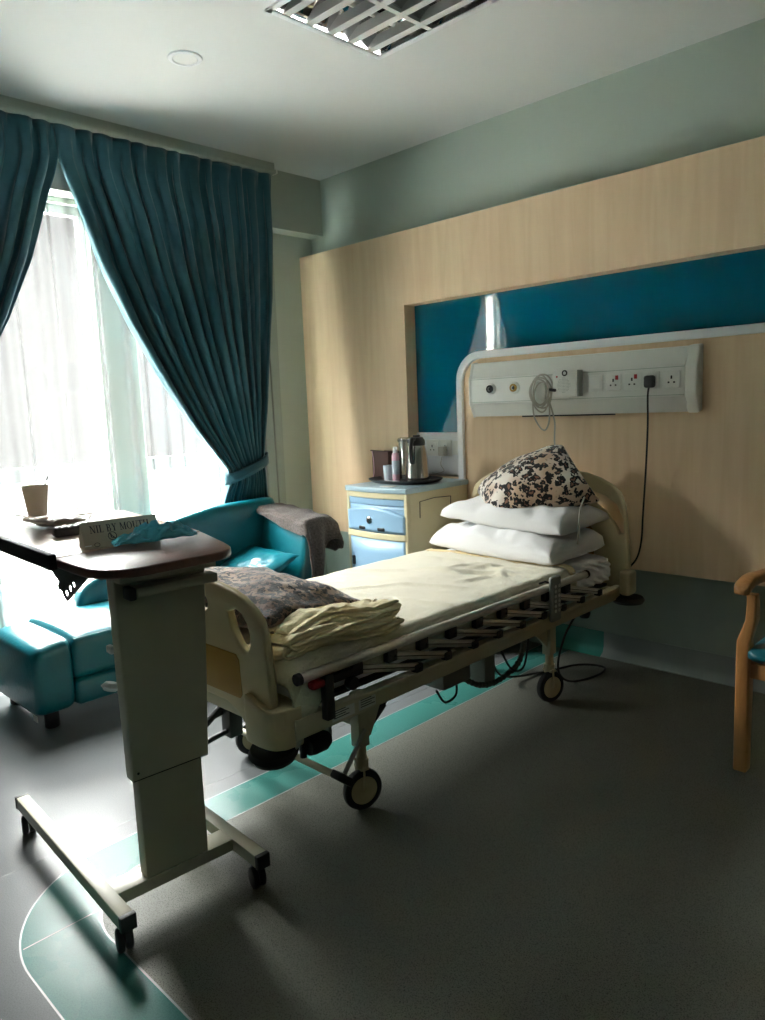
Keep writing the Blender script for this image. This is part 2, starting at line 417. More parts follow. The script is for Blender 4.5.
# ------------------------------------------------------------------ curtains
def curtain_surface(yl, yr, zt, zb, npl, x0, mirror=None, seed=0):
    """yl(z), yr(z): edges of the drawn-back panel"""
    def f(u, v):
        z = lerp(zt, zb, v)
        L, R = yl(z), yr(z)
        w = (R-L)
        g = sm(1-(w-.28)/1.15)                     # how gathered it is here
        uu = u + .010*math.sin(u*37+seed)
        ph = npl*2*PI*uu
        head = sm((zt-z)/.16)                       # 0 at the heading, 1 below the pinch
        amp = lerp(.020, .042, sm((zt-z-.1)/.9)) * lerp(1, 1.05, g)
        box_ = 2*abs(math.sin(ph/2))**.6-1          # boxy pleats with narrow valleys
        s = -math.cos(ph+head*(.5*math.sin(z*1.6+u*5)+.25*nz(V(u*9, z*1.5, 2), 1, seed)))
        s = math.copysign(abs(s)**.75, s)
        x = x0 + lerp(.017*box_, amp*s, head) + .018*head*nz(V(u*6, z*.9, seed), 1.0, seed)
        x += .018*g*math.sin(PI*u)                  # bunch bulges into the room
        y = L + w*u + .012*head*math.sin(2*ph)*(1-.5*g)
        if mirror is not None: y = 2*mirror-y
        return V(x, y, z)
    return f
inner_tab = [(.0, 2.66), (.70, 2.63), (.9, 2.68), (1.0, 2.735), (1.08, 2.72), (1.347, 2.515), (1.627, 2.335), (1.972, 2.14), (2.293, 1.995), (2.623, 1.885), (2.75, 1.835), (2.83, 1.8125), (3.1, 1.812)]
outer_tab = [(.0, 3.10), (.7, 3.06), (.88, 3.03), (1.12, 3.02), (1.52, 3.10), (2.19, 3.195), (2.6, 3.235), (3.05, 3.25)]
ZT = 2.998
cname = [('right', None), ('left', 1.812)]
curt = {}
for side, mir in cname:
    t = thing('curtain', 'teal pleated curtain tied back beside the headboard-wall corner' if side == 'right' else 'teal pleated curtain at the left edge, drawn back away from the corner', 'curtain',
              (-4.12, 2.9 if side == 'right' else .72, .1), 'teal curtains at the window')
    G().grid(curtain_surface(lambda z: interp(inner_tab, z), lambda z: interp(outer_tab, z), ZT, .06, 13, -4.122, mir, 1 if mir is None else 4), 260, 90).build('drape', M['curtain'], t, thick=.003, angle=80)
    def tb(u, v):
        a = 2*PI*u
        y = 2.885+.172*math.cos(a); x = -4.103+.072*math.sin(a)
        z = 1.075+.08*(y-2.885)/.17*.75+lerp(-.036, .036, v)
        if mir is not None: y = 2*mir-y
        return V(x, y, z)
    tie = G().grid(tb, 40, 4, cu=True).build('tieback', M['curtain'], t, thick=.006)
    yy = 3.085 if mir is None else 2*mir-3.085
    G().tube([(-4.2, yy, 1.17), (-4.15, yy, 1.165), (-4.13, yy-.02, 1.15)], .004, 8).build('hook', M['chrome'], tie)
def sheer(u, v):
    z = lerp(3.03, .04, v); y = lerp(.30, 3.27, u)
    ph = u*2*PI*25
    s = math.sin(ph+1.1*math.sin(u*27)+.5*math.sin(z*.7+u*11))
    return V(-4.186+.016*s+.006*nz(V(u*30, z*.5, 0), 1, 3), y+.012*math.cos(ph*.5+z*.3), z)
tag(G().grid(sheer, 420, 24).build('sheer_curtain', M['sheer'], angle=90), 'white translucent net curtain hanging between the teal curtains', 'net curtain')
tk = thing('curtain_track', 'slim white curtain track fixed under the ceiling edge above the teal curtains', 'curtain track', (-4.12, 1.0, 3.005))
G().box(-4.145, -4.095, -.1, 3.27, 3.006, 3.030, .005).box(-4.125, -4.115, -.1, 3.27, 3.03, ZC-.001).build('rail', M['beamw'], tk)
G().box(-4.147, -4.093, 3.27, 3.28, 3.004, 3.032, .003).build('end_cap', M['white'], tk)

# ------------------------------------------------------------------ ceiling fittings
lt = thing('louvre_ceiling_light', 'square mirrored louvre light set in the ceiling at the top of the photo', 'ceiling light', (-2.25, 2.40, ZC))
LX0, LX1, LY0, LY1 = -2.605, -1.915, 2.065, 2.735
f = G()
f.box(LX0, LX1, LY0, LY0+.03, ZC-.010, ZC, .003).box(LX0, LX1, LY1-.03, LY1, ZC-.010, ZC, .003).box(LX0, LX0+.03, LY0, LY1, ZC-.010, ZC, .003).box(LX1-.03, LX1, LY0, LY1, ZC-.010, ZC, .003)
f.build('frame', M['whitem'], lt)
bw = (LX1-LX0-.06)/2
for k in range(2):                                                 # two mirrored troughs with a lamp each
    c0 = LX0+.03+k*bw
    def tr2(u, v, c0=c0):
        s_ = u*2-1
        return V(c0+bw*u, lerp(LY0+.031, LY1-.031, v), ZC+.075-.072*(abs(s_)**2.4))
    r_ = G().grid(tr2, 19, 2).build('reflector', M['mirror'], lt, thick=.001)
    G().tube([(c0+bw/2, LY0+.035, ZC+.055), (c0+bw/2, LY1-.035, ZC+.055)], .013, 14).build('lamp_tube', M['lens'], r_)
G().prism([[(LX0+.03+bw-.012, ZC-.006), (LX0+.03+bw+.012, ZC-.006), (LX0+.03+bw+.003, ZC+.05), (LX0+.03+bw-.003, ZC+.05)]], 'y', LY0+.03, LY1-.03).build('spine', M['louvre'], lt, smooth=False)
for k in range(5):
    y = LY0+.03+.061+k*.122
    G().prism([[(y-.019, ZC-.005), (y+.019, ZC-.005), (y+.003, ZC+.048), (y-.003, ZC+.048)]], 'x', LX0+.03, LX1-.03).build('blade', M['louvre'], lt, smooth=False)
for y in (LY0+.029, LY1-.031): G().box(LX0+.03, LX1-.03, y, y+.002, ZC-.004, ZC+.075).build('end_plate', M['mirror'], lt, smooth=False)
dl = thing('recessed_downlight', 'round white downlight set flush in the ceiling above the curtain', 'ceiling light', (-3.185, 2.046, ZC))
G().lathe([(.055, -.004), (.06, -.008), (.076, -.006), (.08, 0), (.055, 0), (.055, -.004)], (-3.185, 2.046, ZC), 36).build('ring', M['whitem'], dl)
G().cyl((-3.185, 2.046, ZC-.005), .0555, .004, seg=36).build('lens', M['lens'], dl)

# ------------------------------------------------------------------ hospital bed
BX, BY = -2.21, 1.30
bed = thing('hospital_bed', 'cream and grey hospital bed on castors with folded aluminium side rails', 'bed', (BX, BY, 0))
half_f = [(0, .905), (.14, .898), (.22, .887), (.28, .870), (.335, .842), (.37, .812), (.390, .765), (.398, .71), (.406, .60), (.412, .50), (.412, .44), (.40, .408), (.30, .405), (.27, .43), (.22, .475), (.16, .497), (0, .498)]
hole_f = [(.200, .812), (.240, .826), (.275, .814), (.300, .787), (.313, .755), (.311, .72), (.296, .695), (.278, .694), (.250, .715), (.220, .755)]
def board(name, y0, y1, sx, mapz, hole):
    S = lambda L: [(x*sx, mapz(z)) for x, z in L]
    h = S(half_f); o = [(BX+x, z) for x, z in h] + [(BX-x, z) for x, z in reversed(h[1:-1])]
    o = [o[0]]+o[1:]
    hr = S(hole)
    hl = [(BX-x, z) for x, z in hr]; hr = [(BX+x, z) for x, z in hr]
    sl = [(BX+x*sx, mapz(z)) for x, z in arc(.055, .82, .0255, -90, 90, 8)+arc(-.055, .82, .0255, 90, 270, 8)]
    p = G().prism([o, hr, hl, sl], 'y', y0, y1, .011).build(name, M['cream'], bed)
    return p
fb = board('footboard', BY, BY+.032, 1.0, lambda z: z, hole_f)
mz = lambda z: .45+(z-.408)*(1.086-.45)/(.905-.408)
hole_h = [(.17, .822), (.24, .818), (.305, .798), (.355, .765), (.385, .71), (.385, .655), (.368, .65), (.345, .69), (.30, .74), (.23, .785)]
hb = board('headboard', 3.47, 3.504, 1.235, mz, [(x, z) for x, z in hole_h])
def ins(y0, y1, sx, mp, par):
    L = [(.02, .53), (.245, .53), (.256, .545), (.250, .66), (.235, .676), (0, .678)]
    o = [(BX+x*sx, mp(z)) for x, z in L]+[(BX-x*sx, mp(z)) for x, z in reversed(L)]
    G().prism([o], 'y', y0, y1, .0012).build('colour_panel', M['ochre'], par)['label'] = 'ochre inset panel'
ins(BY-.0025, BY+.006, 1.0, lambda z: z, fb); ins(3.4675, 3.476, 1.235, mz, hb)
# corner boxes and bumper rollers
for s in (1, -1):
    def cb(u, v, s=s):                                              # soft box with big outer corner
        prof = [(.285, 1.345), (.283, 1.286), (.33, 1.276), (.385, 1.278), (.425, 1.290), (.447, 1.318), (.452, 1.345), (.452, 1.385), (.38, 1.39), (.30, 1.37)]
        P = spline([V(a, b, 0) for a, b in prof], 4, True); p = P[int(round(u*len(P))) % len(P)]
        zt = .545+.014*math.cos((p.x-.30)*26)
        vv = [0, .02, .08, .92, .98, 1][int(round(v*5))]
        sh = [.93, .985, 1, 1, .985, .95][int(round(v*5))]
        cx, cy = .37, 1.335
        return V(BX+s*(cx+(p.x-cx)*sh), cy+(p.y-cy)*sh, lerp(.405, zt, vv))
    g = G().grid(cb, 40, 6, cu=True)
    bmesh.ops.contextual_create(g.bm, geom=[e for e in g.bm.edges if e.is_boundary])
    g.build('corner_block', M['cream'], bed)
    rl = G().lathe([(0, -.026), (.05, -.026), (.074, -.018), (.083, 0), (.074, .018), (.05, .026), (0, .026)], (BX+s*.315, 1.365, .345), 32, (.12*s, -.14, 1)).build('bumper_roller', M['black'], bed)
    G().cyl((BX+s*.315, 1.37, .35), .022, .07).build('spindle', M['darkm'], rl)
    G().box(BX+s*.505-.03, BX+s*.505+.03, 3.42, 3.51, .455, .585, .02, 3).build('corner_block', M['cream'], bed)
    rl = G().lathe([(0, -.02), (.05, -.02), (.074, -.014), (.083, 0), (.074, .014), (.05, .02), (0, .02)], (BX+s*.49, 3.50, .420), 32).build('bumper_roller', M['black'], bed)
    G().cyl((BX+s*.49, 3.50, .42), .02, .05).build('spindle', M['darkm'], rl)
# frame
for s in (1, -1):
    x = BX+s*.445
    G().box(x-.014, x+.014, 1.35, 3.475, .425, .495, .005).build('side_beam', M['creamm'], bed)
    # locating tabs along the top of the beam
for y in (1.345, 2.2, 3.42): G().box(BX-.43, BX+.43, y, y+.04, .43, .485, .004).build('cross_member', M['creamm'], bed)
for y0, y1 in ((1.40, 1.86), (1.88, 2.30), (2.32, 2.62), (2.64, 3.43)):
    d = G().box(BX-.41, BX+.41, y0, y1, .493, .508, .003)
    d.build('deck_panel', M['darkm'], bed)
for s in (1, -1):                                                   # folded side rails
    x = BX+s*.475
    rail = G().tube([(x, 1.356, .630), (x, 3.10, .626)], .017, 16).build('side_rail', M['alu'], bed)
    G().lathe([(0, -.004), (.019, -.004), (.0195, .012), (.017, .014), (0, .014)], (x, 1.353, .630), 16, (0, 1, 0)).build('end_cap', M['black'], rail)
    G().lathe([(0, -.012), (.019, -.012), (.0195, .004), (0, .004)], (x, 3.105, .626), 16, (0, 1, 0)).build('end_cap', M['black'], rail)
    G().box(x-.012, x+.012, 1.46, 3.40, .488, .502, .002).build('lower_track', M['creamm'], rail)
    ys = [1.60+k*.165 for k in range(9)]
    for k, y in enumerate(ys):
        G().box(x-.013, x+.013, y-.024, y+.024, .574, .618, .005).cyl((x+s*.012, y+.012, .592), .005, .004, (s, 0, 0), 10).build('upper_pivot', M['blackp'], rail)
        yb = y+.30
        if yb < 3.38:
            G().box(x-.013, x+.013, yb-.022, yb+.022, .495, .530, .006).cyl((x+s*.012, yb, .514), .005, .004, (s, 0, 0), 10).build('lower_pivot', M['blackp'], rail)
            G().obox((x+s*.002, y+.01, .592), (x+s*.002, yb, .518), .012, .027, .003).build('slat', M['alu'], rail)
            G().obox((x+s*.0095, y+.02, .589), (x+s*.0095, yb-.02, .522), .002, .003).build('slat_groove', M['darkm'], rail)
    # latch at the foot end
    lt_ = G()
    lt_.box(x-.014, x+.016, 1.455, 1.49, .465, .615, .004).box(x-.012, x+.014, 1.49, 1.60, .580, .608, .004).lathe([(0, -.012), (.022, -.012), (.024, 0), (.022, .012), (0, .012)], (x+s*.004, 1.575, .555), 16, (1, 0, 0))
    lt_.build('latch', M['blackp'], rail)
    G().box(x-.012, x+.02, 1.40, 1.452, .583, .608, .008).build('release_button', M['red'], rail)['label'] = 'red release button'
# stickers on the near side beam
for (y0, y1) in ((1.50, 1.60), (1.62, 1.70)):
    lb = G().box(BX+.4591, BX+.4601, y0, y1, .437, .487).build('sticker', M['label'], bed, smooth=False)
    ln = G()
    for k in range(5): ln.box(BX+.4601, BX+.4604, y0+.008, y0+(.06 if k % 2 else .075), .446+k*.008, .449+k*.008)
    ln.build('print', M['ink'], lb, smooth=False)
# legs, castors
for (sx, y) in ((1, 1.735), (-1, 1.735), (1, 3.0), (-1, 3.0)):
    x = BX+sx*.335
    lg = G()
    lg.box(x-.024, x+.024, y-.026, y+.026, .235, .44, .006)
    if y < 2: lg.prism([[(y+.02, .44), (y+.15, .44), (y+.13, .415), (y+.05, .26), (y+.02, .25)]], 'x', x-.006, x+.006, .002)
    else: lg.prism([[(y-.02, .43), (y-.24, .43), (y-.22, .41), (y-.10, .34), (y-.02, .27)]], 'x', x-.006, x+.006, .002)
    leg = lg.build('leg', M['creamm'], bed)
    G().tube([(x, y, .15), (x, y, .30)], .02, 14).build('stem', M['cream'], leg)
    cs = G()
    ax = Vector((math.cos(.30), -math.sin(.30)*1, 0)).normalized()
    wx, wy = x+.012, y-.012
    cs_par = G()
    cs_par.tube([(x, y, .185), (x, y, .145)], .026, 16)
    for q in (-1, 1):
        o = ax*(.021*q)
        cs_par.obox((x+o.x, y+o.y, .165), (wx+o.x, wy+o.y-.0, .075), .008, .045, .003)
    cs_par.box(-.03, .03, -.018, .018, 0, .012, .004, 2, Matrix.Translation((x, y, .148)) @ Matrix.Rotation(-.3, 4, 'Z'))
    c = cs_par.build('castor', M['cream'], bed)
    G().lathe([(.052, -.016), (.066, -.017), (.074, -.012), (.077, 0), (.074, .012), (.066, .017), (.052, .016)], (wx, wy, .077), 40, ax).build('tyre', M['black'], c)
    G().lathe([(0, -.019), (.045, -.018), (.058, -.012), (.058, .012), (.045, .018), (0, .019)], (wx, wy, .077), 40, ax).build('hub', M['cream'], c)
for y in (1.735, 3.0):
    G().box(BX-.335, BX+.335, y-.018, y+.018, .31, .35, .004).build('axle_tube', M['creamm'], bed)
# brake bar, pedal, link
bb = G().tube([(BX-.36, 1.615, .165), (BX+.34, 1.615, .165)], .013, 12).build('brake_bar', M['creamm'], bed)
G().obox((BX+.345, 1.60, .18), (BX+.345, 1.665, .125), .055, .03, .008).build('pedal', M['black'], bb)
G().obox((BX+.36, 1.615, .16), (BX+.362, 1.735, .305), .01, .016, .002).build('link', M['alu'], bb)
# drive boxes and dampers underneath
G().tube([(BX+.30, 1.98, .40), (BX+.30, 1.80, .27)], .012, 10).tube([(BX+.30, 1.89, .335), (BX+.30, 1.80, .27)], .018, 10).build('gas_strut', M['black'], bed)
mb = G().box(BX+.12, BX+.32, 1.50, 1.62, .28, .405, .01).build('motor_box', M['grey'], bed)
G().box(BX+.3201, BX+.3206, 1.52, 1.60, .30, .37).build('sticker', M['label'], mb, smooth=False)
pr = G()
for k in range(3): pr.box(BX+.3206, BX+.3209, 1.53, 1.59, .31+k*.02, .318+k*.02)
pr.build('print', M['ink'], mb, smooth=False)
G().lathe([(0, 0), (.03, 0), (.035, .02), (.035, .07), (.025, .09), (0, .09)], (BX+.36, 1.47, .335), 14, (0, 1, 0)).tube([(BX+.35, 1.46, .30), (BX+.35, 1.46, .43)], .012, 10).build('crank_socket', M['black'], bed)
G().box(BX+.20, BX+.33, 2.215, 2.40, .285, .40, .012).build('control_box', M['grey'], bed)
G().box(BX+.18, BX+.31, 2.52, 2.60, .215, .41, .01).box(BX+.19, BX+.30, 2.40, 2.75, .345, .40, .008).build('actuator', M['grey'], bed)
G().box(BX+.311, BX+.318, 2.42, 2.66, .375, .415, .002).build('warning_label', M['orange'], bed)['label'] = 'orange warning label'
G().tube([(BX+.30, 2.78, .43), (BX+.33, 2.80, .37), (BX+.33, 2.92, .365)], .011, 10, smooth=4).build('release_lever', M['red'], bed)['label'] = 'red emergency lever'
hp = [V(BX+.30, 2.36, .30), V(BX+.31, 2.48, .23), V(BX+.31, 2.62, .21), V(BX+.31, 2.78, .25), V(BX+.26, 2.90, .33), V(BX+.2, 2.98, .36)]
HP = spline(hp, 14)
hs = G().tube(HP, lambda t: .012+.003*math.sin(t*260), 10)
hs.build('corrugated_hose', M['hose'], bed)
for P_ in ([(BX+.32, 2.18, .30), (BX+.33, 2.22, .24), (BX+.33, 2.29, .25), (BX+.31, 2.32, .30)], [(BX+.32, 2.62, .36), (BX+.34, 2.68, .25), (BX+.34, 2.78, .24), (BX+.32, 2.85, .38)], [(BX+.38, 1.45, .42), (BX+.38, 1.55, .40), (BX+.38, 1.68, .43)]):
    G().tube(P_, .005, 8, smooth=6).build('wiring', M['black'], bed)
# far-side scissor stays and crank rods seen below the footboard
for dx, z0 in ((0, .30), (.025, .23)):
    G().tube([(BX-.19+dx, 1.54, z0), (BX-.20+dx, 1.46, z0-.012), (BX-.215+dx, 1.36, z0-.035), (BX-.235+dx, 1.22, z0-.06)], .010, 10, smooth=5).build('crank_rod', M['darkm'], bed)
G().box(BX-.205, BX-.145, 1.50, 1.56, .20, .42, .006).build('crank_bracket', M['darkm'], bed)
G().obox((BX-.19, 1.40, .26), (BX-.19, 1.75, .48), .02, .02, .003).build('stay', M['darkm'], bed)
G().obox((BX-.36, 1.66, .31), (BX-.02, 1.66, .27), .03, .03, .003).build('tie_bar', M['creamm'], bed)
G().lathe([(0, 0), (.022, 0), (.03, .02), (.026, .05), (0, .05)], (BX+.40, 3.22, .375), 14).box(BX+.38, BX+.42, 3.19, 3.25, .42, .44, .003).build('adjuster_knob', M['black'], bed)

# ---- mattress, blanket, pillows, cushions
def rbox(x0, x1, y0, y1, z0, z1, r, e, seed, pleat=False, nu=90, nv=60):
    """rounded slab as a closed tube section swept along y"""
    def f(u, v):
        y = lerp(y0, y1, v)
        a = 2*PI*u; c, s = math.cos(a), math.sin(a)
        n = 2/8
        X = math.copysign(abs(c)**n, c); Z = math.copysign(abs(s)**(2/5), s)
        p = min(1, min(v, 1-v)*(y1-y0)/r); sh = (1-(1-p)**2)**.5
        q = V((x0+x1)/2+X*((x1-x0)/2-r*(1-sh)), y, (z0+z1)/2+Z*((z1-z0)/2-r*.7*(1-sh)))
        q += V(0, 0, 1)*e*nz(q, 7, seed)
        if pleat and q.y > 2.9 and q.x > (x0+x1)/2+.3:
            k = sm((q.y-2.9)/.2)*sm((q.x-(x0+x1)/2-.3)/.1)
            q += V(.006*k*math.sin((q.z*1.0+q.y*.35)*230), 0, .003*k*math.sin((q.y+q.z)*160))
        return q
    g = G().grid(f, nu, nv, cu=True)
    bmesh.ops.contextual_create(g.bm, geom=[e for e in g.bm.edges if e.is_boundary])
    return g
mt = thing('mattress', 'bed mattress under a white fitted sheet with gathered side pleats', 'mattress', (BX, 2.4, .51))
rbox(BX-.43, BX+.43, 1.375, 3.46, .5095, .655, .05, .004, 2, True, 200, 120).build('fitted_sheet', M['sheet'], mt, angle=70)

YH = 3.03
def blanket(u, v):
    # u across the bed (far -> near), v from foot to head
    y = lerp(1.352, YH + .05*math.sin(u*9) * 0, v)
    y += .03*(u-.5)*v
    W = .437
    s = lerp(-W-.10, W+.085+.095*(1-sm((v-.02)/.07))+.01*math.sin(v*40), u)          # arc length across
    zt = .664
    r = .035
    if abs(s) < W-r: x, z = s, zt
    else:
        q = abs(s)-(W-r)
        if q < r*PI/2: a = q/r; x, z = (W-r)+r*math.sin(a), zt-r*(1-math.cos(a))
        else: x, z = W+.006, zt-r-(q-r*PI/2)
        x = math.copysign(x, s)
    p = V(BX+x, y, z)
    foot = 1-sm((y-1.352)/.05)
    p.z -= .07*foot
    # soft creases
    top = 1 if abs(s) < W-r else .35
    w = .007*nz(p, 5, 1)+.004*nz(p, 13, 2)+.002*nz(p, 30, 3)
    d = (p.x+1.98)*.8+(p.y-2.74)*.6
    # pinched fold near the pillows
    for (cx, cy, ang, L, h) in ((-2.10, 2.68, .5, .20, .012), (-2.02, 2.80, -.3, .16, .010), (-2.22, 2.74, 1.4, .12, .009), (-2.0, 2.60, 1.2, .15, .008), (-1.98, 2.15, .15, .40, .006), (-2.3, 2.2, .9, .3, .005), (-2.35, 2.85, .1, .25, .007), (-2.12, 2.80, 1.0, .14, .010), (-2.16, 2.62, -.2, .14, .009), (-1.95, 2.72, 2.2, .12, .008), (-2.28, 2.62, .3, .18, .007), (-2.45, 2.5, .6, .3, .005), (-2.05, 2.4, .4, .25, .006), (-1.9, 2.9, .2, .2, .007)):
        dx, dy = p.x-cx, p.y-cy
        a = dx*math.cos(ang)+dy*math.sin(ang); b = -dx*math.sin(ang)+dy*math.cos(ang)
        w += 1.5*h*math.exp(-(a/L)**2*2)*math.exp(-(b/.020)**2)
    p.z += top*w
    if abs(s) >= W-r: p.x += math.copysign(.006+.007*abs(math.sin(y*21))+.006*nz(p, 9, 5), s)
    return p
bl = thing('bedspread', 'cream waffle blanket spread over the bed mattress', 'blanket', (BX, 2.2, .66))
bo = G().grid(blanket, 110, 150).build('cloth', M['cover'], bl, thick=.007, angle=80)
def hem(u, v):
    a = blanket(lerp(.12, .93, u), lerp(.972, 1.0, v)); return a+V(0, .002, .0065)
G().grid(hem, 80, 5).build('hem_band', mat('hem_cotton', srgb(226, 206, 164), .9), bl, thick=.003)

def pillow(c, hx, hy, hz, rot=(0, 0, 0), seed=0, e=.012, es=6, pinch=.10, pw=.55, bend=None, nu=64, under=1.0):
    from mathutils import Euler
    R = Euler(rot).to_matrix()
    def f(side):
        def ff(u, v):
            a, b = u*2-1, v*2-1
            a = math.copysign(abs(a)**.8, a); b = math.copysign(abs(b)**.8, b)
            t = ((1-a*a)*(1-b*b))
            t = max(t, 0)**(pw*.75)
            x = hx*a*(1-pinch*(1-b*b)); y = hy*b*(1-pinch*(1-a*a))
            p = V(x, y, 0)
            rip = e*(nz(V(x, y, side), es, seed)+.5*nz(V(x, y, side), es*2.4, seed+1))*t**.4
            edge = (1-min(1, t*1.6))
            rip += .35*e*edge*math.sin(28*(x-y)+seed)*(t**.3)
            p.z = side*hz*t*(1 if side > 0 else under)+rip*(1 if side > 0 else under)
            if bend: p = bend(p)
            return Vector(c)+R @ p
        return ff
    g = G().grid(f(1), nu, nu).grid(f(-1), nu, nu)
    bmesh.ops.remove_doubles(g.bm, verts=g.bm.verts, dist=.0004)
    return g
# lower and upper pillow
def dropL(p): p.z -= .05*max(0, (-p.x/.36))**2*.6; return p
pl1 = thing('pillow', 'white pillow lying on the mattress, the lower of the two stacked', 'pillow', (BX, 3.2, .66), 'white pillows at the head of the bed')
pillow((-2.205, 3.20, .712), .392, .235, .122, (.03, .02, -.05), 3, .036, 6, .045, .36, under=.40).build('pillowcase', M['pillow'], pl1, angle=85)
pl2 = thing('pillow', 'white pillow stacked on top of another pillow, under the leopard cushion', 'pillow', (BX, 3.22, .80), 'white pillows at the head of the bed')
pillow((-2.175, 3.235, .852), .375, .225, .108, (.05, .05, -.03), 8, .036, 5.5, .04, .36, under=.36).build('pillowcase', M['pillow'], pl2, angle=85)
def flap(u, v):
    a = .78+.0*v; x = -2.165+.425*.22+.03*u; y = lerp(3.225-.205*.97, 3.225+.1, v)
    return V(x, y, .93)
# leopard cushion, one corner up, leaning on the headboard
from mathutils import Euler
cu_ = thing('leopard_cushion', 'leopard print cushion leaning on the headboard atop the white pillows', 'cushion', (-2.15, 3.24, .92), 'leopard print cushions on the bed')
c45 = math.cos(PI/4)
def diamond(p):
    x, y = (p.x-p.y)*c45, (p.x+p.y)*c45
    return V(x+.22*y, y*.74, p.z-.10*(abs(x)/.36)**1.6-.03*max(0, -y/.36))
pillow((-2.135, 3.225, 1.035), .262, .262, .105, (math.radians(38), 0, 0), 12, .016, 6, .03, .40, diamond).build('cushion_cover', M['leo'], cu_, angle=85)
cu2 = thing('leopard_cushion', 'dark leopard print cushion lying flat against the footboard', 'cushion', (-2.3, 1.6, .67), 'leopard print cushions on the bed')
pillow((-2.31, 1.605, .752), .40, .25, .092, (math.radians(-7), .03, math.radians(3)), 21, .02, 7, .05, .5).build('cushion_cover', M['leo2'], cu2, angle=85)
# folded blanket at the foot: three stacked folds with a ruffled edge
fbk = thing('folded_blanket', 'crumpled cream blanket folded up at the near foot corner of the bed', 'blanket', (-1.87, 1.65, .67))
def roll(cx, cz, rx, rz, y0, y1, seed, e):
    def f(u, v):
        a = 2*PI*u; y = lerp(y0, y1, v)
        k = min(1, min(v, 1-v)*9); k = (1-(1-k)**2)**.5
        c, s = math.cos(a), math.sin(a)
        X = math.copysign(abs(c)**.7, c); Z = math.copysign(abs(s)**.8, s)
        p = V(cx+X*rx*(.75+.25*k)+.02*math.sin(v*5+seed), y+.02*c, cz+Z*rz*max(k, .08)+.012*math.sin(v*7+seed*2))
        n = nz(p, 11, seed)+.6*nz(p, 26, seed+1)
        d = V(c, 0, s)
        fo = .014*math.sin(a*7+v*9*math.sin(seed)+4*nz(p, 6, seed+4))*abs(c)
        return p+d*(e*n+fo)
    g = G().grid(f, 90, 90, cu=True)
    bmesh.ops.contextual_create(g.bm, geom=[e_ for e_ in g.bm.edges if e_.is_boundary])
    return g
roll(-1.862, .690, .088, .022, 1.350, 1.85, 3, .016).build('fold', M['fold'], fbk, angle=85)
roll(-1.850, .722, .080, .022, 1.37, 1.88, 6, .017).build('fold', M['fold'], fbk, angle=85)
roll(-1.868, .750, .068, .018, 1.40, 1.86, 9, .016).build('fold', M['fold'], fbk, angle=85)

# hand control hung on the side rail
hc = thing('bed_hand_control', 'grey push-button hand control hooked over the bed side rail', 'remote control', (BX+.505, 2.78, .48))
G().box(BX+.494, BX+.516, 2.742, 2.818, .480, .684, .012, 3).build('body', M['grey'], hc)
bt = G()
for i in range(2):
    for j in range(6): bt.cyl((BX+.5155, 2.766+i*.03, .53+j*.022), .008, .003, (1, 0, 0), 12)
bt.build('buttons', M['label'], hc)
G().tube([(BX+.50, 2.76, .655), (BX+.48, 2.74, .662), (BX+.462, 2.72, .655)], .005, 8).build('hook', M['blackp'], hc)

# bed power cable: from the plug on the service panel down to the bed and onto the floor
cab = [V(BX+.40, 3.16, .42), V(BX+.36, 3.10, .30), V(BX+.31, 3.12, .12), V(BX+.30, 3.25, .012), V(BX+.36, 3.42, .008), V(BX+.33, 3.55, .008), V(BX+.20, 3.50, .008), V(BX+.10, 3.25, .008), V(BX+.05, 3.0, .06), V(BX+.1, 2.85, .25), V(BX+.2, 2.8, .36)]
tag(G().tube(cab, .0055, 8, smooth=10).build('bed_cable', M['black']), 'black cable looping on the floor under the head of the bed', 'cable')

# ------------------------------------------------------------------ service panel on the wall
sp = thing('bedhead_service_panel', 'long white medical service trunking with sockets mounted above the bed', 'service panel', (-2.08, YP, 1.36))
ZB, ZTp = 1.363, 1.672
prof = [(YP, ZB+.01), (YP-.035, ZB), (YP-.062, ZB+.06), (YP-.074, ZB+.075), (YP-.074, ZTp-.085), (YP-.066, ZTp-.075), (YP-.045, ZTp), (YP, ZTp+.006)]
G().prism([prof], 'x', -2.745, -1.475, .002).build('housing', M['white'], sp, angle=25)
pe = lambda d: [(YP+(y-YP)*1.03-d*0, 1.5175+(z-1.5175)*1.03) for y, z in prof]
G().prism([pe(0)], 'x', -1.476, -1.415, .012).build('end_cap', M['white'], sp)
G().prism([pe(0)], 'x', -2.765, -2.743, .008).build('end_cap', M['white'], sp)
G().box(-2.745, -1.476, YP-.0755, YP-.073, ZB+.082, ZB+.085).box(-2.745, -1.476, YP-.0755, YP-.073, ZTp-.094, ZTp-.091).build('cover_lines', M['beamw'], sp, smooth=False)
G().box(-2.42, -1.86, YP-.030, YP-.008, ZB-.008, ZB+.004).build('light_slot', M['darkm'], sp)
yf = YP-.074
for x, m2 in ((-2.60, M['white']), (-2.437, M['ochre'])):
    o = G().lathe([(0, 0), (.034, 0), (.034, .008), (.030, .012), (.020, .012), (.018, .006), (0, .006)], (x, yf+.001, 1.521), 28, (0, -1, 0)).build('gas_outlet', M['white'], sp)
    G().lathe([(.012, .0), (.022, .0), (.022, .018), (.012, .018)], (x, yf-.002, 1.521), 24, (0, -1, 0)).build('coupling', M['black'] if m2 is M['white'] else m2, o)
    G().cyl((x, yf-.001, 1.521), .011, .012, (0, -1, 0), 18).build('bore', M['black'], o)
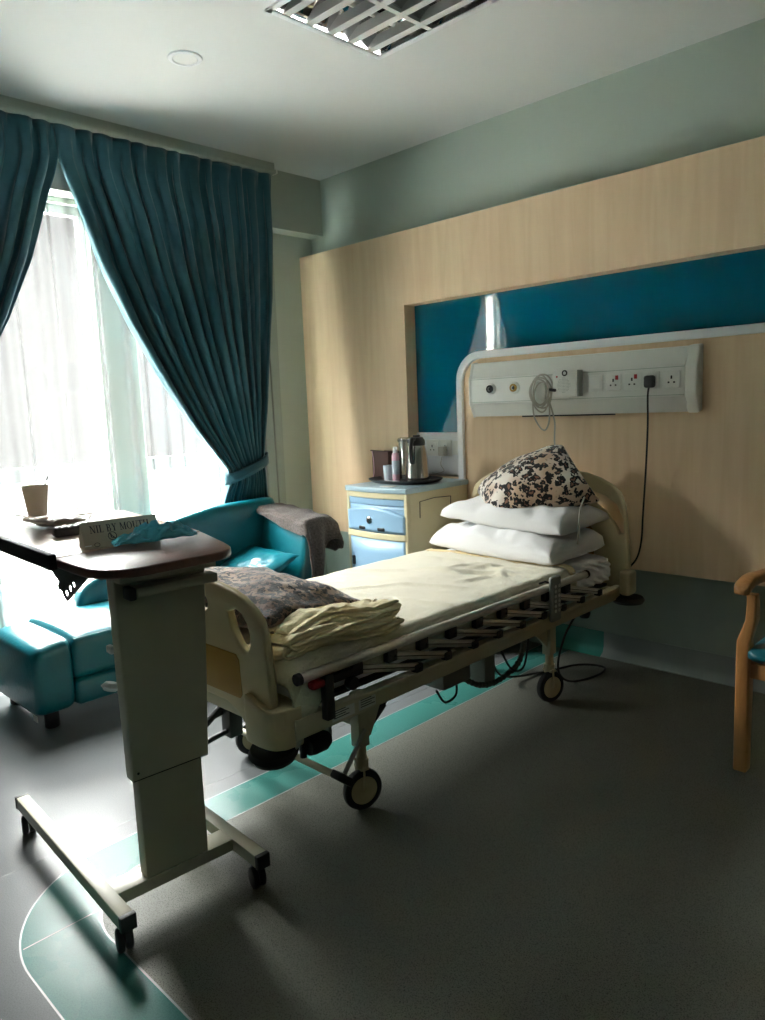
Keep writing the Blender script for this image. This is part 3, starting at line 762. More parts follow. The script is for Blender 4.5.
def outlet(x, z, y, par, name, red=True, w=.082, kind='socket'):
    o = G().box(x-w/2, x+w/2, y-.009, y+.001, z-w/2, z+w/2, .004).build(name, M['white'], par)
    if kind == 'socket':
        h = G().box(x-.004, x+.004, y-.0095, y-.0085, z+.002, z+.018).box(x-.018, x-.009, y-.0095, y-.0085, z-.018, z-.010).box(x+.009, x+.018, y-.0095, y-.0085, z-.018, z-.010)
        h.build('pin_holes', M['black'], o, smooth=False)
        G().box(x+.012, x+.028, y-.013, y-.008, z+.012, z+.034, .002).build('rocker', M['red'] if red else M['white'], o)
    else:
        G().box(x-.03, x+.03, y-.013, y-.008, z-.028, z+.028, .003).build('rocker', M['white'], o)
    return o
outlet(-1.935, 1.521, yf, sp, 'light_switch', kind='switch')
outlet(-1.835, 1.521, yf, sp, 'socket'); outlet(-1.735, 1.521, yf, sp, 'socket'); outlet(-1.635, 1.521, yf, sp, 'socket', red=False); outlet(-1.535, 1.521, yf, sp, 'socket', red=False)
# black plug with its cord
pgt = thing('black_plug', 'black three-pin plug in the service panel socket with cord running to the bed', 'plug', (-1.635, yf-.03, 1.50))
G().box(-1.661, -1.609, yf-.045, yf-.0095, 1.485, 1.545, .012, 3).build('plug_body', M['black'], pgt)
G().tube([(-1.637, yf-.03, 1.488), (-1.64, yf-.035, 1.44), (-1.645, 3.545, 1.30), (-1.66, 3.56, 1.08), (-1.675, 3.565, .85), (-1.68, 3.56, .72), (-1.70, 3.555, .63), (-1.74, 3.545, .57), (-1.77, 3.54, .52)], .0048, 8, smooth=8).build('cord', M['black'], pgt)
# nurse-call speaker unit and coiled lead
nc = thing('nurse_call_unit', 'small white nurse-call box with speaker on the service panel', 'call unit', (-2.085, yf-.03, 1.53))
G().box(-2.165, -2.02, yf-.05, yf-.0005, 1.455, 1.60, .010, 3).build('body', M['white'], nc)
G().box(-2.019, -2.009, yf-.046, yf-.0005, 1.459, 1.596, .003).build('side_cover', M['grey'], nc)
sg = G()
for i in range(-5, 6):
    for j in range(-5, 6):
        if i*i+j*j <= 26: sg.cyl((-2.095+i*.0075, yf-.0498, 1.520+j*.0075), .002, .001, (0, -1, 0), 6)
sg.build('speaker_holes', M['grey'], nc)
G().lathe([(.009, 0), (.016, 0), (.016, .003), (.009, .003)], (-2.088, yf-.0495, 1.582), 20, (0, -1, 0)).build('lamp_ring', M['darkm'], nc)
G().cyl((-2.135, yf-.0495, 1.565), .005, .002, (0, -1, 0), 10).build('button', M['red'], nc)
ld = thing('call_handset', 'white nurse-call handset and coiled lead hung on the service panel', 'handset', (-2.24, yf-.03, 1.45))
G().box(-2.285, -2.225, yf-.032, yf-.004, 1.44, 1.545, .012, 3).build('handset_body', M['white'], ld)
cl = G()
base = V(-2.235, yf-.04, 1.485)
pts = []
for k in range(170):
    a = k/170*2*PI*5.0
    rr = .058+.014*math.sin(a*.37+1)
    rz_ = .078+.018*math.sin(a*.23+2)
    pts.append(base+V(rr*math.cos(a)+.008*math.sin(a*.31), -.004-.016*(k/170)+.004*math.sin(a*1.7), rz_*math.sin(a)+.01*math.cos(a*.41)))
cl.tube(pts, .0042, 8)
cl.tube([(-2.235-.055, yf-.045, 1.43), (-2.285, yf-.04, 1.36), (-2.255, yf-.03, 1.30), (-2.22, yf-.03, 1.285), (-2.19, yf-.04, 1.34), (-2.185, yf-.045, 1.45)], .0042, 8, smooth=8)
cl.tube([(-2.18, yf-.052, 1.50), (-2.185, yf-.05, 1.45), (-2.175, 3.555, 1.33), (-2.14, 3.50, 1.20), (-2.06, 3.46, 1.10), (-1.99, 3.405, 1.03), (-1.90, 3.345, .985)], .0042, 8, smooth=8)
cl.tube([(-1.90, 3.345, .985), (-1.83, 3.26, .975), (-1.785, 3.14, .93), (-1.772, 3.10, .84), (-1.778, 3.10, .765)], .0042, 8, smooth=8)
cl.build('lead', M['cable'], ld)
G().tube([(-2.18, yf-.052, 1.50), (-2.14, yf-.06, 1.495)], .008, 10).build('jack', M['black'], ld)

# sockets in the niche, with a white adaptor
so = thing('niche_socket_plate', 'white double socket plate in the niche behind the steel flask', 'socket', (-3.16, YW-.03, 1.15))
ys_ = YW-.0305
for x in (-3.20, -3.09): outlet(x, 1.165, ys_, so, 'socket', red=False, w=.105)
outlet(-2.985, 1.165, ys_, so, 'data_socket', kind='switch', w=.088)
ad = thing('white_adaptor', 'white plug-in charger in the niche socket with a thin lead', 'charger', (-3.09, YW-.06, 1.13))
G().box(-3.115, -3.070, YW-.085, YW-.0425, 1.115, 1.175, .006).build('adaptor_body', M['cable'], ad)
G().tube([(-3.09, YW-.07, 1.116), (-3.095, YW-.08, 1.06), (-3.07, YW-.08, 1.02), (-3.12, YW-.085, 1.003), (-3.17, YW-.08, 1.003), (-3.11, YW-.1, 1.003)], .0025, 6, smooth=8).build('lead', M['cable'], ad)

# ------------------------------------------------------------------ bedside cabinet
cx0, cx1, cy0, cy1, cz = -3.322, -2.825, 3.035, 3.62, .982
cb_ = thing('bedside_cabinet', 'cream bedside cabinet with pale blue drawer and door beside the bed', 'cabinet', ((cx0+cx1)/2, (cy0+cy1)/2, 0))
g = G().box(cx0+.008, cx1-.008, cy0+.03, cy1, .06, cz-.03, .004); g.build('body', M['cabside'], cb_)
tp = [(cx0, cy1), (cx0, cy0+.01)] + [(lerp(cx0, cx1, t), cy0+.012-.028*math.sin(PI*t)) for t in [k/14 for k in range(15)]] + [(cx1, cy0+.01), (cx1, cy1)]
G().prism([tp], 'z', cz-.032, cz, .008).build('top', M['cabtop'], cb_)
def bow(x): t = (x-cx0)/(cx1-cx0); return cy0+.026-.028*math.sin(PI*t)
def front(z0, z1, x0, x1, d, ztop=None):
    def f(u, v):
        x = lerp(x0, x1, u); zt = ztop(u) if ztop else z1
        return V(x, bow(x)-d, lerp(z0, zt, v))
    return G().grid(f, 22, 8)
front(cz-.064, cz-.030, cx0+.004, cx1-.004, 0).build('rail', M['cabside'], cb_, thick=.014)
front(cz-.104, cz-.066, cx0+.008, cx1-.008, -.004).build('pull_out_shelf', M['cabfront'], cb_, thick=.012)
front(cz-.268, cz-.106, cx0+.008, cx1-.008, -.008).build('drawer_surround', M['cabfront'], cb_, thick=.012)
dr = front(cz-.262, 0, cx0+.015, cx1-.015, .004, lambda u: cz-.165+.050*math.sin(PI*min(1, u*.85+.12))).build('drawer', M['cabfront'], cb_, thick=.014)
for xx in (-3.165, -3.01):
    G().box(xx-.03, xx+.03, bow(xx)-.014, bow(xx)-.002, cz-.256, cz-.234, .008).build('handle_recess', M['blackp'], dr)
G().lathe([(.0, 0), (.021, 0), (.021, .006), (.013, .010), (0, .010)], (-3.10, bow(-3.10)-.010, cz-.195), 20, (0, -1, 0)).build('lock', M['chrome'], dr)
G().cyl((-3.10, bow(-3.10)-.019, cz-.195), .012, .004, (0, -1, 0), 16).build('key_barrel', M['black'], dr)
front(cz-.305, cz-.268, cx0+.004, cx1-.004, .002).build('rail', M['cabside'], cb_, thick=.014)
do = front(.10, cz-.308, cx0+.03, cx1-.02, .0).build('door', M['cabfront'], cb_, thick=.014)
G().box(cx0+.045, cx0+.067, bow(cx0+.05)-.018, bow(cx0+.05)-.004, .50, .555, .005).build('handle', M['blackp'], do)
for x in (cx0+.014, cx1-.010): G().box(x-.011, x+.011, cy0+.016, cy0+.05, .06, cz-.03, .004).build('edge_strip', M['cabside'], cb_)
G().tube([(cx1-.006, 3.17, .80), (cx1-.004, 3.17, .895), (cx1-.004, 3.30, .905), (cx1-.004, 3.45, .897), (cx1-.006, 3.45, .83)], .0025, 6).build('towel_rail', M['darkm'], cb_)
for x in (cx0+.05, cx1-.05):
    for y in (cy0+.07, cy1-.05):
        c = G().box(x-.012, x+.012, y-.02, y+.02, .03, .062, .003).build('castor', M['grey'], cb_)
        G().cyl((x-.012, y, .0265), .0265, .024, (1, 0, 0), 18).build('wheel', M['black'], c)
# on the cabinet
tr3 = thing('serving_tray', 'black oval tray on top of the bedside cabinet', 'tray', (-3.085, 3.33, cz))
def trf(u, v):
    a = 2*PI*u; r = [0, .5, .86, .92, 1.0, 1.0][int(round(v*5))]; z = [.004, .004, .004, .010, .022, .026][int(round(v*5))]
    c, s = math.cos(a), math.sin(a)
    return V(-3.085+math.copysign(abs(c)**.7, c)*.235*r, 3.33+math.copysign(abs(s)**.7, s)*.165*r, cz+z)
G().grid(trf, 48, 6, cu=True).build('dish', M['blackp'], tr3, thick=.004)
zt = cz+.0065
fl = thing('steel_flask', 'brushed steel vacuum flask with black lid and handle on the black tray', 'flask', (-2.965, 3.31, zt))
G().lathe([(0, 0), (.066, 0), (.069, .01), (.069, .04), (.064, .14), (.056, .20), (.049, .225)], (-2.965, 3.31, zt), 36).build('body', M['chrome'], fl)
G().lathe([(.0695, .0), (.0705, .002), (.0705, .014), (.0695, .016)], (-2.965, 3.31, zt), 36).build('base_ring', M['blackp'], fl)
G().lathe([(.0495, .218), (.052, .224), (.050, .25), (.038, .268), (.022, .272), (.022, .282), (0, .284)], (-2.965, 3.31, zt), 32).box(-2.985, -2.945, 3.245, 3.27, zt+.235, zt+.262, .008).build('lid', M['blackp'], fl)
G().tube([(-2.945, 3.27, zt+.262), (-2.935, 3.235, zt+.255), (-2.932, 3.222, zt+.21), (-2.934, 3.228, zt+.15), (-2.938, 3.236, zt+.12)], .0125, 12, smooth=6).build('handle', M['blackp'], fl)
jg = thing('clear_water_jug', 'clear plastic water jug behind the steel flask', 'jug', (-3.135, 3.42, zt))
G().lathe([(0, .002), (.048, .0), (.052, .01), (.058, .12), (.063, .235), (.066, .245), (.062, .245), (.055, .12), (.049, .012), (0, .008)], (-3.135, 3.42, zt), 32).build('vessel', M['clear'], jg)
G().lathe([(0, .262), (.05, .262), (.064, .256), (.067, .246), (.067, .238)], (-3.135, 3.42, zt), 32).build('lid', M['film'], jg)
G().tube([(-3.07, 3.42, zt+.22), (-3.04, 3.42, zt+.20), (-3.035, 3.42, zt+.12), (-3.06, 3.42, zt+.08), (-3.078, 3.42, zt+.08)], .008, 10, smooth=5).build('handle', M['clear'], jg)
pb = thing('pink_bottle', 'slim pink toiletry bottle standing left of the steel flask', 'bottle', (-3.085, 3.25, zt))
G().lathe([(0, 0), (.021, 0), (.023, .004), (.023, .16), (.018, .178), (.012, .18)], (-3.085, 3.25, zt), 24).build('body', M['pink'], pb)
G().lathe([(0, .215), (.012, .215), (.014, .21), (.014, .178), (0, .178)], (-3.085, 3.25, zt), 20).build('cap', M['whitem'], pb)
G().lathe([(.0235, .05), (.0237, .052), (.0237, .13), (.0235, .132)], (-3.085, 3.25, zt), 24).build('sticker', M['mug'], pb)
mg = thing('drinking_cup', 'small pale grey cup on the black tray beside the pink bottle', 'cup', (-3.165, 3.27, zt))
G().lathe([(0, 0), (.026, 0), (.030, .004), (.034, .10), (.032, .10), (.028, .006), (0, .006)], (-3.165, 3.27, zt), 28).build('body', M['mug'], mg)
bx = thing('brown_box', 'dark brown box standing open on the black tray', 'box', (-3.30, 3.40, zt))
bR = Matrix.Translation((-3.30, 3.40, zt)) @ Matrix.Rotation(math.radians(-12), 4, 'Z')
G().box(-.10, .085, -.05, -.044, 0, .175, .001, 1, bR).box(-.10, .085, .044, .05, 0, .175, .001, 1, bR).box(.079, .085, -.05, .05, 0, .175, .001, 1, bR).box(-.10, .085, -.05, .05, 0, .005, .001, 1, bR).build('body', M['brown'], bx)
G().tube([bR @ V(-.10, -.047, .18), bR @ V(-.085, -.047, .12), bR @ V(-.085, -.047, .04), bR @ V(-.10, -.047, .003)], .005, 8, smooth=6).build('piping', M['pink'], bx)
G().tube([bR @ V(-.112, -.05, .180), bR @ V(.0, -.05, .178), bR @ V(.088, -.05, .176)], .004, 8).build('rim', M['brown'], bx)
cd = tag(G().box(-3.05, -2.96, 3.07, 3.12, cz, cz+.004, .001).build('folded_card', M['label'], None), 'small white card lying at the front edge of the cabinet top', 'card')

# ------------------------------------------------------------------ chaise longue by the window
CX0, CX1 = -4.045, -3.455
ch = thing('chaise_longue', 'teal leatherette chaise longue with one arm under the window', 'sofa', (-3.75, 2.1, 0))
def cushion_block(x0, x1, y0, y1, z0, z1, r, crown, seed, mt_, name, topf=None):
    def f(u, v):
        a = 2*PI*u; c, s = math.cos(a), math.sin(a)
        y = lerp(y0, y1, v)
        X = math.copysign(abs(c)**(2/9), c); Z = math.copysign(abs(s)**(2/7), s)
        p = min(1, min(v, 1-v)*(y1-y0)/r); sh = (1-(1-p)**2)**.5
        zc, hz = (z0+z1)/2, (z1-z0)/2
        q = V((x0+x1)/2+X*((x1-x0)/2-r*.6*(1-sh)), y, zc+Z*(hz-r*.6*(1-sh)))
        if s > 0:
            q.z += crown*(1-(2*(q.x-x0)/(x1-x0)-1)**2)*math.sin(PI*min(1, max(0, v)))**.5
            q.z += .004*nz(q, 6, seed)
            if topf: q.z += topf(q)
        q.x += .003*nz(q, 5, seed+3)
        return q
    g = G().grid(f, 72, 40, cu=True)
    bmesh.ops.contextual_create(g.bm, geom=[e for e in g.bm.edges if e.is_boundary])
    return g.build(name, mt_, ch, angle=60)
cushion_block(CX0, CX1, 1.372, 2.10, .205, .425, .03, .03, 1, M['leather'], 'footrest_cushion')
cushion_block(CX0+.005, CX1-.004, 1.376, 2.10, .075, .215, .02, 0, 2, M['leather'], 'footrest_base')
cushion_block(CX0, CX1, 1.185, 1.372, .07, .425, .045, .0, 3, M['leather'], 'foot_bolster', lambda q: -.030*((1.372-q.y)/.187)**2)
cushion_block(CX0, CX1, 2.11, 2.78, .19, .415, .03, .02, 4, M['leather'], 'seat_cushion')
cushion_block(CX0+.005, CX1-.004, 2.11, 3.02, .075, .20, .02, 0, 5, M['leather'], 'seat_base')
# backrest, leaning a little
def back(u, v):
    a = 2*PI*u; c, s = math.cos(a), math.sin(a)
    x = lerp(CX0, CX1-.035, v); p = min(1, min(v, 1-v)*(CX1-CX0)/.04); sh = (1-(1-p)**2)**.5
    Y = math.copysign(abs(c)**.45, c); Z = math.copysign(abs(s)**(.3), s)
    z = .485+Z*(.305+.03*(1-2*v)*(Z > 0)-.02*(1-sh)); t = (z-.2)/.6
    return V(x, 2.87+.10*t+Y*(.105-.02*t-.02*(1-sh)) - .012*(1-(2*v-1)**2)*(c < 0), z+.010*math.sin(PI*v)*(s > 0))
g = G().grid(back, 64, 24, cu=True); bmesh.ops.contextual_create(g.bm, geom=[e for e in g.bm.edges if e.is_boundary])
g.build('backrest', M['leather'], ch, angle=60)
# window-side arm sweeping down towards the foot
def armf(u, v):
    a = 2*PI*u; c, s = math.cos(a), math.sin(a)
    y = lerp(1.62, 2.99, v)
    zt_ = interp([(1.62, .50), (1.68, .555), (1.80, .60), (2.0, .73), (2.22, .83), (2.5, .875), (2.99, .885)], y)
    p = min(1, min(v*1.1, 1-v)*(1.37)/.05); sh = (1-(1-min(p, 1))**2)**.5
    X = math.copysign(abs(c)**.5, c); Z = math.copysign(abs(s)**.35, s)
    z0_ = .2; hz = (zt_-z0_)/2
    return V(-3.985+X*(.060-.02*(1-sh))-.0, y, z0_+hz+Z*(hz-.03*(1-sh)))
g = G().grid(armf, 40, 60, cu=True); bmesh.ops.contextual_create(g.bm, geom=[e for e in g.bm.edges if e.is_boundary])
g.build('arm', M['leather'], ch, angle=60)
for y in (1.27, 2.06, 2.9):
    for x in (CX0+.07, CX1-.07):
        ft = G().lathe([(0, 0), (.03, 0), (.034, .005), (.034, .06), (.03, .08), (0, .08)], (x, y, 0), 20).build('foot', M['black'], ch)
st = G().box(CX1-.075, CX1-.025, 1.188, 1.190, .055, .085).build('sticker', M['label'], ch, smooth=False)
pi_ = G().tube([(CX1+.002, 1.378, .415), (CX1-.001, 1.70, .417), (CX1+.002, 2.08, .415)], .004, 8, smooth=4)
pi_.build('piping', M['leather'], ch)
sc = thing('teal_cushion', 'teal leatherette cushion lying on the chaise seat against its backrest', 'cushion', (-3.7, 2.55, .44))
pillow((-3.70, 2.575, .505), .27, .20, .062, (math.radians(24), math.radians(0), math.radians(-4)), 31, .012, 6, .05, .6).build('cushion_cover', M['leather'], sc, angle=85)
# knitted throw over the backrest corner
def throw(u, v):
    # v: from the front hem over the top to the back; u: along the backrest then down its side
    s = lerp(0, .86, u)
    top = .455
    yv = [(0, 2.822, -.075), (.16, 2.822, -.01), (.30, 2.845, .012), (.5, 2.93, .018), (.72, 3.04, .012), (.80, 3.075, -.02), (1, 3.09, -.22)]
    y = interp([(a, b) for a, b, c in yv], v); dz = interp([(a, c) for a, b, c in yv], v)
    if v < .16: dz *= (.35+.65*sm(s/.4))
    zt_ = .822-.055*min(1, s/top)
    if s < top: x, z = -3.945+s, zt_
    else:
        q = s-top; L_ = lerp(1.0, .34, sm((v-.25)/.5))
        q *= L_
        k = min(1, q/.05)
        x = -3.945+top+.040*math.sin(k*PI/2)+.016*math.sin(v*16+q*5)*min(1, q*8)+.06*sm((v-.55)/.3)*min(1, q*7)
        z = zt_-max(0, q-.02)
        dz *= max(0, 1-q*4) if v < .5 else max(0, 1-q*5)
        y = lerp(y, 2.84+v*.23, min(1, q*4))
    p = V(x, y, z+dz)
    p += V(0, -.004*math.sin(s*30+v*3)*(v < .3), .007*nz(p, 7, 2)+.004*math.sin(s*38+v*5)*(1 if .2 < v < .8 else .5))
    return p
tag(G().grid(throw, 90, 60).build('knitted_throw', M['throw'], thick=.009, angle=85), 'taupe knitted throw draped over the corner of the chaise backrest', 'throw')

# ------------------------------------------------------------------ overbed table
TR = V(-1.95, 1.02, 0)
tb_ = thing('overbed_table', 'wheeled overbed table with brown top standing at the foot of the bed', 'table', TR)
for k, y in enumerate((.80, 1.21)):
    bmr = G().box(-2.70 if k == 0 else -2.665, -1.795 if k == 0 else -1.765, y-.021, y+.021, .078, .120, .004).build('base_bar', M['tablem'], tb_)
    for x in ((-2.70 if k == 0 else -2.665), (-1.795 if k == 0 else -1.765)):
        s = -1 if x < -2 else 1
        G().box(min(x, x+s*.006)-.012*(s > 0), max(x, x+s*.006)+.012*(s < 0), y-.0225, y+.0225, .0765, .1215, .003).build('end_cap', M['black'], bmr)
        cx = x-s*.045
        c = G().cyl((cx, y, .055), .010, .026, seg=12).box(cx-.006, cx+.012, y-.02, y+.02, .03, .06, .005).build('castor', M['black'], tb_)
        for d in (-.013, .013):
            G().lathe([(0, -.009), (.024, -.011), (.031, -.008), (.033, 0), (.031, .008), (.024, .011), (0, .009)], (cx+.006, y+d*.9, .033), 22, (.25, 1, 0)).build('wheel', M['black'], c)
G().box(-1.985, -1.905, .80, 1.21, .080, .119, .004).build('cross_bar', M['tablem'], tb_)
G().box(-1.955, -1.907, .908, 1.108, .118, .50, .006).build('inner_column', M['tablem'], tb_)
oc = G().prism([[(.890, .428), (1.128, .428), (1.162, 1.01), (.884, 1.01)]], 'x', -1.950, -1.897, .008).build('outer_column', M['tablem'], tb_)
G().box(-1.9, -1.8975, .89, 1.124, .4275, .4295).build('shadow_gap', M['black'], oc)
G().cyl((-1.897, .905, .45), .004, .004, (1, 0, 0), 8).build('screw', M['black'], oc)
# bracket and lever channel under the top
G().box(-2.02, -1.855, .885, 1.175, 1.006, 1.0285, .004).build('top_bracket', M['tablem'], tb_)
lv = G().box(-1.893, -1.842, .925, 1.17, .964, .990, .004).build('lever_channel', M['tablem'], tb_)
G().box(-1.895, -1.845, .905, .926, .957, .992, .005).build('lever_end', M['black'], lv)
G().box(-1.985, -1.951, .90, .935, .66, .86, .006).build('height_lever', M['tablem'], tb_)
G().lathe([(0, -.014), (.018, -.011), (.027, 0), (.018, .011), (0, .014)], (-1.985, .885, .690), 20, (0, .3, 1)).build('knob', M['whitem'], tb_)
G().box(-1.99, -1.955, .882, .899, .79, .812, .005).build('catch', M['whitem'], tb_)
# tops
def rr(x0, x1, y0, y1, r, corners):
    L = []
    for (cx, cy, a0, k) in ((x1-r, y0+r, -90, 0), (x1-r, y1-r, 0, 1), (x0+r, y1-r, 90, 2), (x0+r, y0+r, 180, 3)):
        if k in corners: L += arc(cx, cy, r, a0, a0+90, 8)
        else: L.append(((x1 if k < 2 else x0), (y0 if k in (0, 3) else y1)))
    return L
ZTT = 1.055
UN = (Matrix.Translation(TR) @ Matrix.Rotation(math.radians(-3.3), 4, 'Z')).inverted()
def unyaw(L): return [tuple((Matrix.Translation(TR) @ UN @ V(x, y, 0))[:2]) for x, y in L]
fxo = [(-2.150, .824), (-1.99, .815)] + arc(-1.925, .935, .120, -95, 0, 8)[1:] + [(-1.802, 1.06)] + arc(-1.912, 1.135, .110, 0, 72, 8) + [(-1.93, 1.258), (-2.198, 1.338)]
fx = G().prism([unyaw(fxo)], 'z', ZTT-.026, ZTT, .006).build('fixed_top', M['tabletop'], tb_)
tto = [(-2.204, 1.340), (-2.98, 1.46), (-3.03, 1.43), (-3.05, .93), (-3.02, .885), (-2.156, .826)]
tt = G().prism([unyaw(tto)], 'z', ZTT-.022, ZTT, .004).build('tilting_top', M['tablepale'], tb_)
tt['label'] = 'pale tilting top section'
G().box(-3.05, -2.10, .788, .811, ZTT-.028, ZTT+.018, .004).build('lip', M['black'], tt)
G().box(-3.0, -2.2, .86, .885, ZTT-.05, ZTT-.021, .003).build('under_rail', M['darkm'], tt)
bk = []
bo_ = [(x+.055, z) for x, z in [(-2.29, -.024), (-1.96, -.024), (-2.00, -.045), (-2.065, -.080), (-2.12, -.110), (-2.145, -.122), (-2.17, -.112), (-2.185, -.095), (-2.21, -.097), (-2.213, -.083), (-2.2, -.073)]]
br = G().prism([[(x, ZTT+z) for x, z in bo_], arc(-2.087, ZTT-.096, .0095, 0, 360, 14)[:-1], arc(-2.055, ZTT-.078, .0095, 0, 360, 14)[:-1], arc(-2.025, ZTT-.062, .008, 0, 360, 14)[:-1]], 'y', .8235, .8260).build('tilt_bracket', M['darkm'], tb_)
G().box(-2.25, -2.0, .89, 1.22, ZTT-.06, ZTT-.024, .004).build('hinge_box', M['darkm'], tb_)
tb_.rotation_euler = (0, 0, math.radians(-3.3))
TM = Matrix.Translation(TR) @ Matrix.Rotation(math.radians(-3.3), 4, 'Z')

# ---- on the overbed table (world positions)
z0 = ZTT+.0008
# folded card sign
sg_ = thing('card_sign', 'folded tent card reading NIL BY MOUTH on the overbed table', 'sign', (-2.22, 1.035, z0))
A, B = V(-2.190, .936, z0), V(-2.158, 1.170, z0)
dirv = (B-A).normalized(); nrm = V(dirv.y, -dirv.x, 0)
h_ = .080; lean = .028
tri = [(0, 0), (-.066, 0), (-.033, h_)]
g = G(); vs = []
for P_ in (A, B):
    vs.append([g.bm.verts.new(P_+nrm*(a)+V(0, 0, b)) for a, b in tri])
for i, j in ((0, 1), (1, 2), (2, 0)): g.bm.faces.new((vs[0][i], vs[0][j], vs[1][j], vs[1][i]))
for q in vs: g.bm.faces.new(q)
bmesh.ops.bevel(g.bm, geom=list(g.bm.edges), offset=.0012, segments=1, affect='EDGES')
sb = g.build('card', M['sign'], sg_, smooth=False)
fv = (V(0, 0, h_)-nrm*.033).normalized(); fn = dirv.cross(fv).normalized()
if fn.dot(nrm) < 0: fn = -fn
def onface(u, v, d=.0008): return A+dirv*u+fv*v+fn*d
FM = Matrix.Identity(4)
for i in range(3): FM[i][0], FM[i][1], FM[i][2] = dirv[i], fv[i], fn[i]
def fm(u, v): m = FM.copy(); m.translation = onface(u, v); return m
def ring(cx, cy, rx, ry, tx_, ty_, a0=0, a1=360, n=20):
    o = [(cx+rx*math.cos(math.radians(lerp(a0, a1, k/n))), cy+ry*math.sin(math.radians(lerp(a0, a1, k/n)))) for k in range(n+1)]
    i_ = [(cx+(rx-tx_)*math.cos(math.radians(lerp(a0, a1, k/n))), cy+(ry-ty_)*math.sin(math.radians(lerp(a0, a1, k/n)))) for k in range(n+1)]
    return [o[:-1], i_[:-1]] if a1-a0 >= 360 else [o+list(reversed(i_))]
R_ = lambda x0, x1, y0, y1: [(x0, y0), (x1, y0), (x1, y1), (x0, y1)]
TK, TN = .15, .065
S2 = lambda c, y: R_(c-.15, c+.15, y, y+.05)                      # serif
GL = {'N': (.86, [[R_(.12, .12+TN, 0, 1)], [R_(.68, .68+TN, 0, 1)], [[(.10, 1), (.27, 1), (.745, 0), (.60, 0)]], [S2(.15, 0)], [S2(.71, .95)], [R_(.0, .2, .95, 1)]]),
      'I': (.42, [[R_(.13, .13+TK, 0, 1)], [R_(.04, .37, 0, .05)], [R_(.04, .37, .95, 1)]]),
      'L': (.66, [[R_(.11, .11+TK, 0, 1)], [R_(.02, .35, .95, 1)], [R_(.02, .62, 0, .06)], [[(.56, 0), (.62, 0), (.62, .24)]]]),
      'B': (.72, [[R_(.11, .11+TK, 0, 1)], [R_(.02, .36, .94, 1)], [R_(.02, .38, 0, .06)], [R_(.2, .36, .5, .555)], ring(.34, .755, .25, .245, .13, .055, -90, 90), ring(.36, .275, .29, .275, .14, .055, -90, 90)]),
      'Y': (.80, [[R_(.33, .33+TK, 0, .5)], [[(.08, 1), (.25, 1), (.48, .48), (.33, .48)]], [[(.62, 1), (.69, 1), (.46, .48), (.40, .48)]], [R_(.23, .58, 0, .05)], [R_(.01, .32, .95, 1)], [R_(.53, .79, .95, 1)]]),
      'M': (1.02, [[R_(.13, .13+TN, 0, 1)], [R_(.77, .77+TK, 0, 1)], [[(.12, 1), (.28, 1), (.55, .05), (.46, .05)]], [[(.80, 1), (.86, 1), (.55, .05), (.49, .05)]], [S2(.16, 0)], [R_(.67, 1.0, 0, .05)], [R_(.02, .2, .95, 1)], [R_(.85, 1.0, .95, 1)]]),
      'O': (.84, [ring(.41, .5, .38, .51, .14, .055)]),
      'U': (.82, [[R_(.12, .12+TK, .34, 1)], [R_(.64, .64+TN, .34, 1)], ring(.4125, .34, .2925, .35, .12, .06, 180, 360), [R_(.03, .36, .95, 1)], [R_(.54, .80, .95, 1)]]),
      'T': (.76, [[R_(.30, .30+TK, 0, 1)], [R_(.03, .72, .94, 1)], [[(.03, .94), (.09, .94), (.03, .74)]], [[(.66, .94), (.72, .94), (.72, .74)]], [R_(.21, .54, 0, .05)]]),
      'H': (.88, [[R_(.12, .12+TK, 0, 1)], [R_(.62, .62+TK, 0, 1)], [R_(.2, .68, .48, .535)], [R_(.03, .36, 0, .05)], [R_(.03, .36, .95, 1)], [R_(.53, .86, 0, .05)], [R_(.53, .86, .95, 1)]])}
tx_w = sum(.36 if c == ' ' else GL[c][0]+.03 for c in 'NIL BY MOUTH')
hh_ = .0235; k_ = .185/tx_w
lg_ = G(); pen = 0
for c in 'NIL BY MOUTH':
    if c == ' ': pen += .36; continue
    for loops in GL[c][1]:
        lg_.prism([[((pen+x)*k_, y*hh_) for x, y in L_] for L_ in loops], 'z', 0, .0006)
    pen += GL[c][0]+.03
lg_.bm.transform(fm(.024, .048))
lt2 = lg_.build('lettering', M['ink'], sb, smooth=False); lt2['label'] = 'printed words NIL BY MOUTH'
em = G()
em.tube([onface(.088+.0125*math.cos(a), .033+.0125*math.sin(a), .0008) for a in [2*PI*k/28 for k in range(28)]], .0011, 6, cyclic=True)
em.tube([onface(.084, .041), onface(.084, .029), onface(.093, .027)], .0018, 6).tube([onface(.080, .042), onface(.096, .025)], .001, 6)
em.tube([onface(.038+.008*math.cos(a), .011+.006*math.sin(a), .0008) for a in [2*PI*k/24 for k in range(24)]], .0008, 6, cyclic=True)
em.build('emblem', M['ink'], sb, smooth=False)
G().box(-.011, .009, -.0015, .0015, 0, .0008, 0, 1, fm(.012, .010)).build('sticker', M['whitem'], sb, smooth=False)
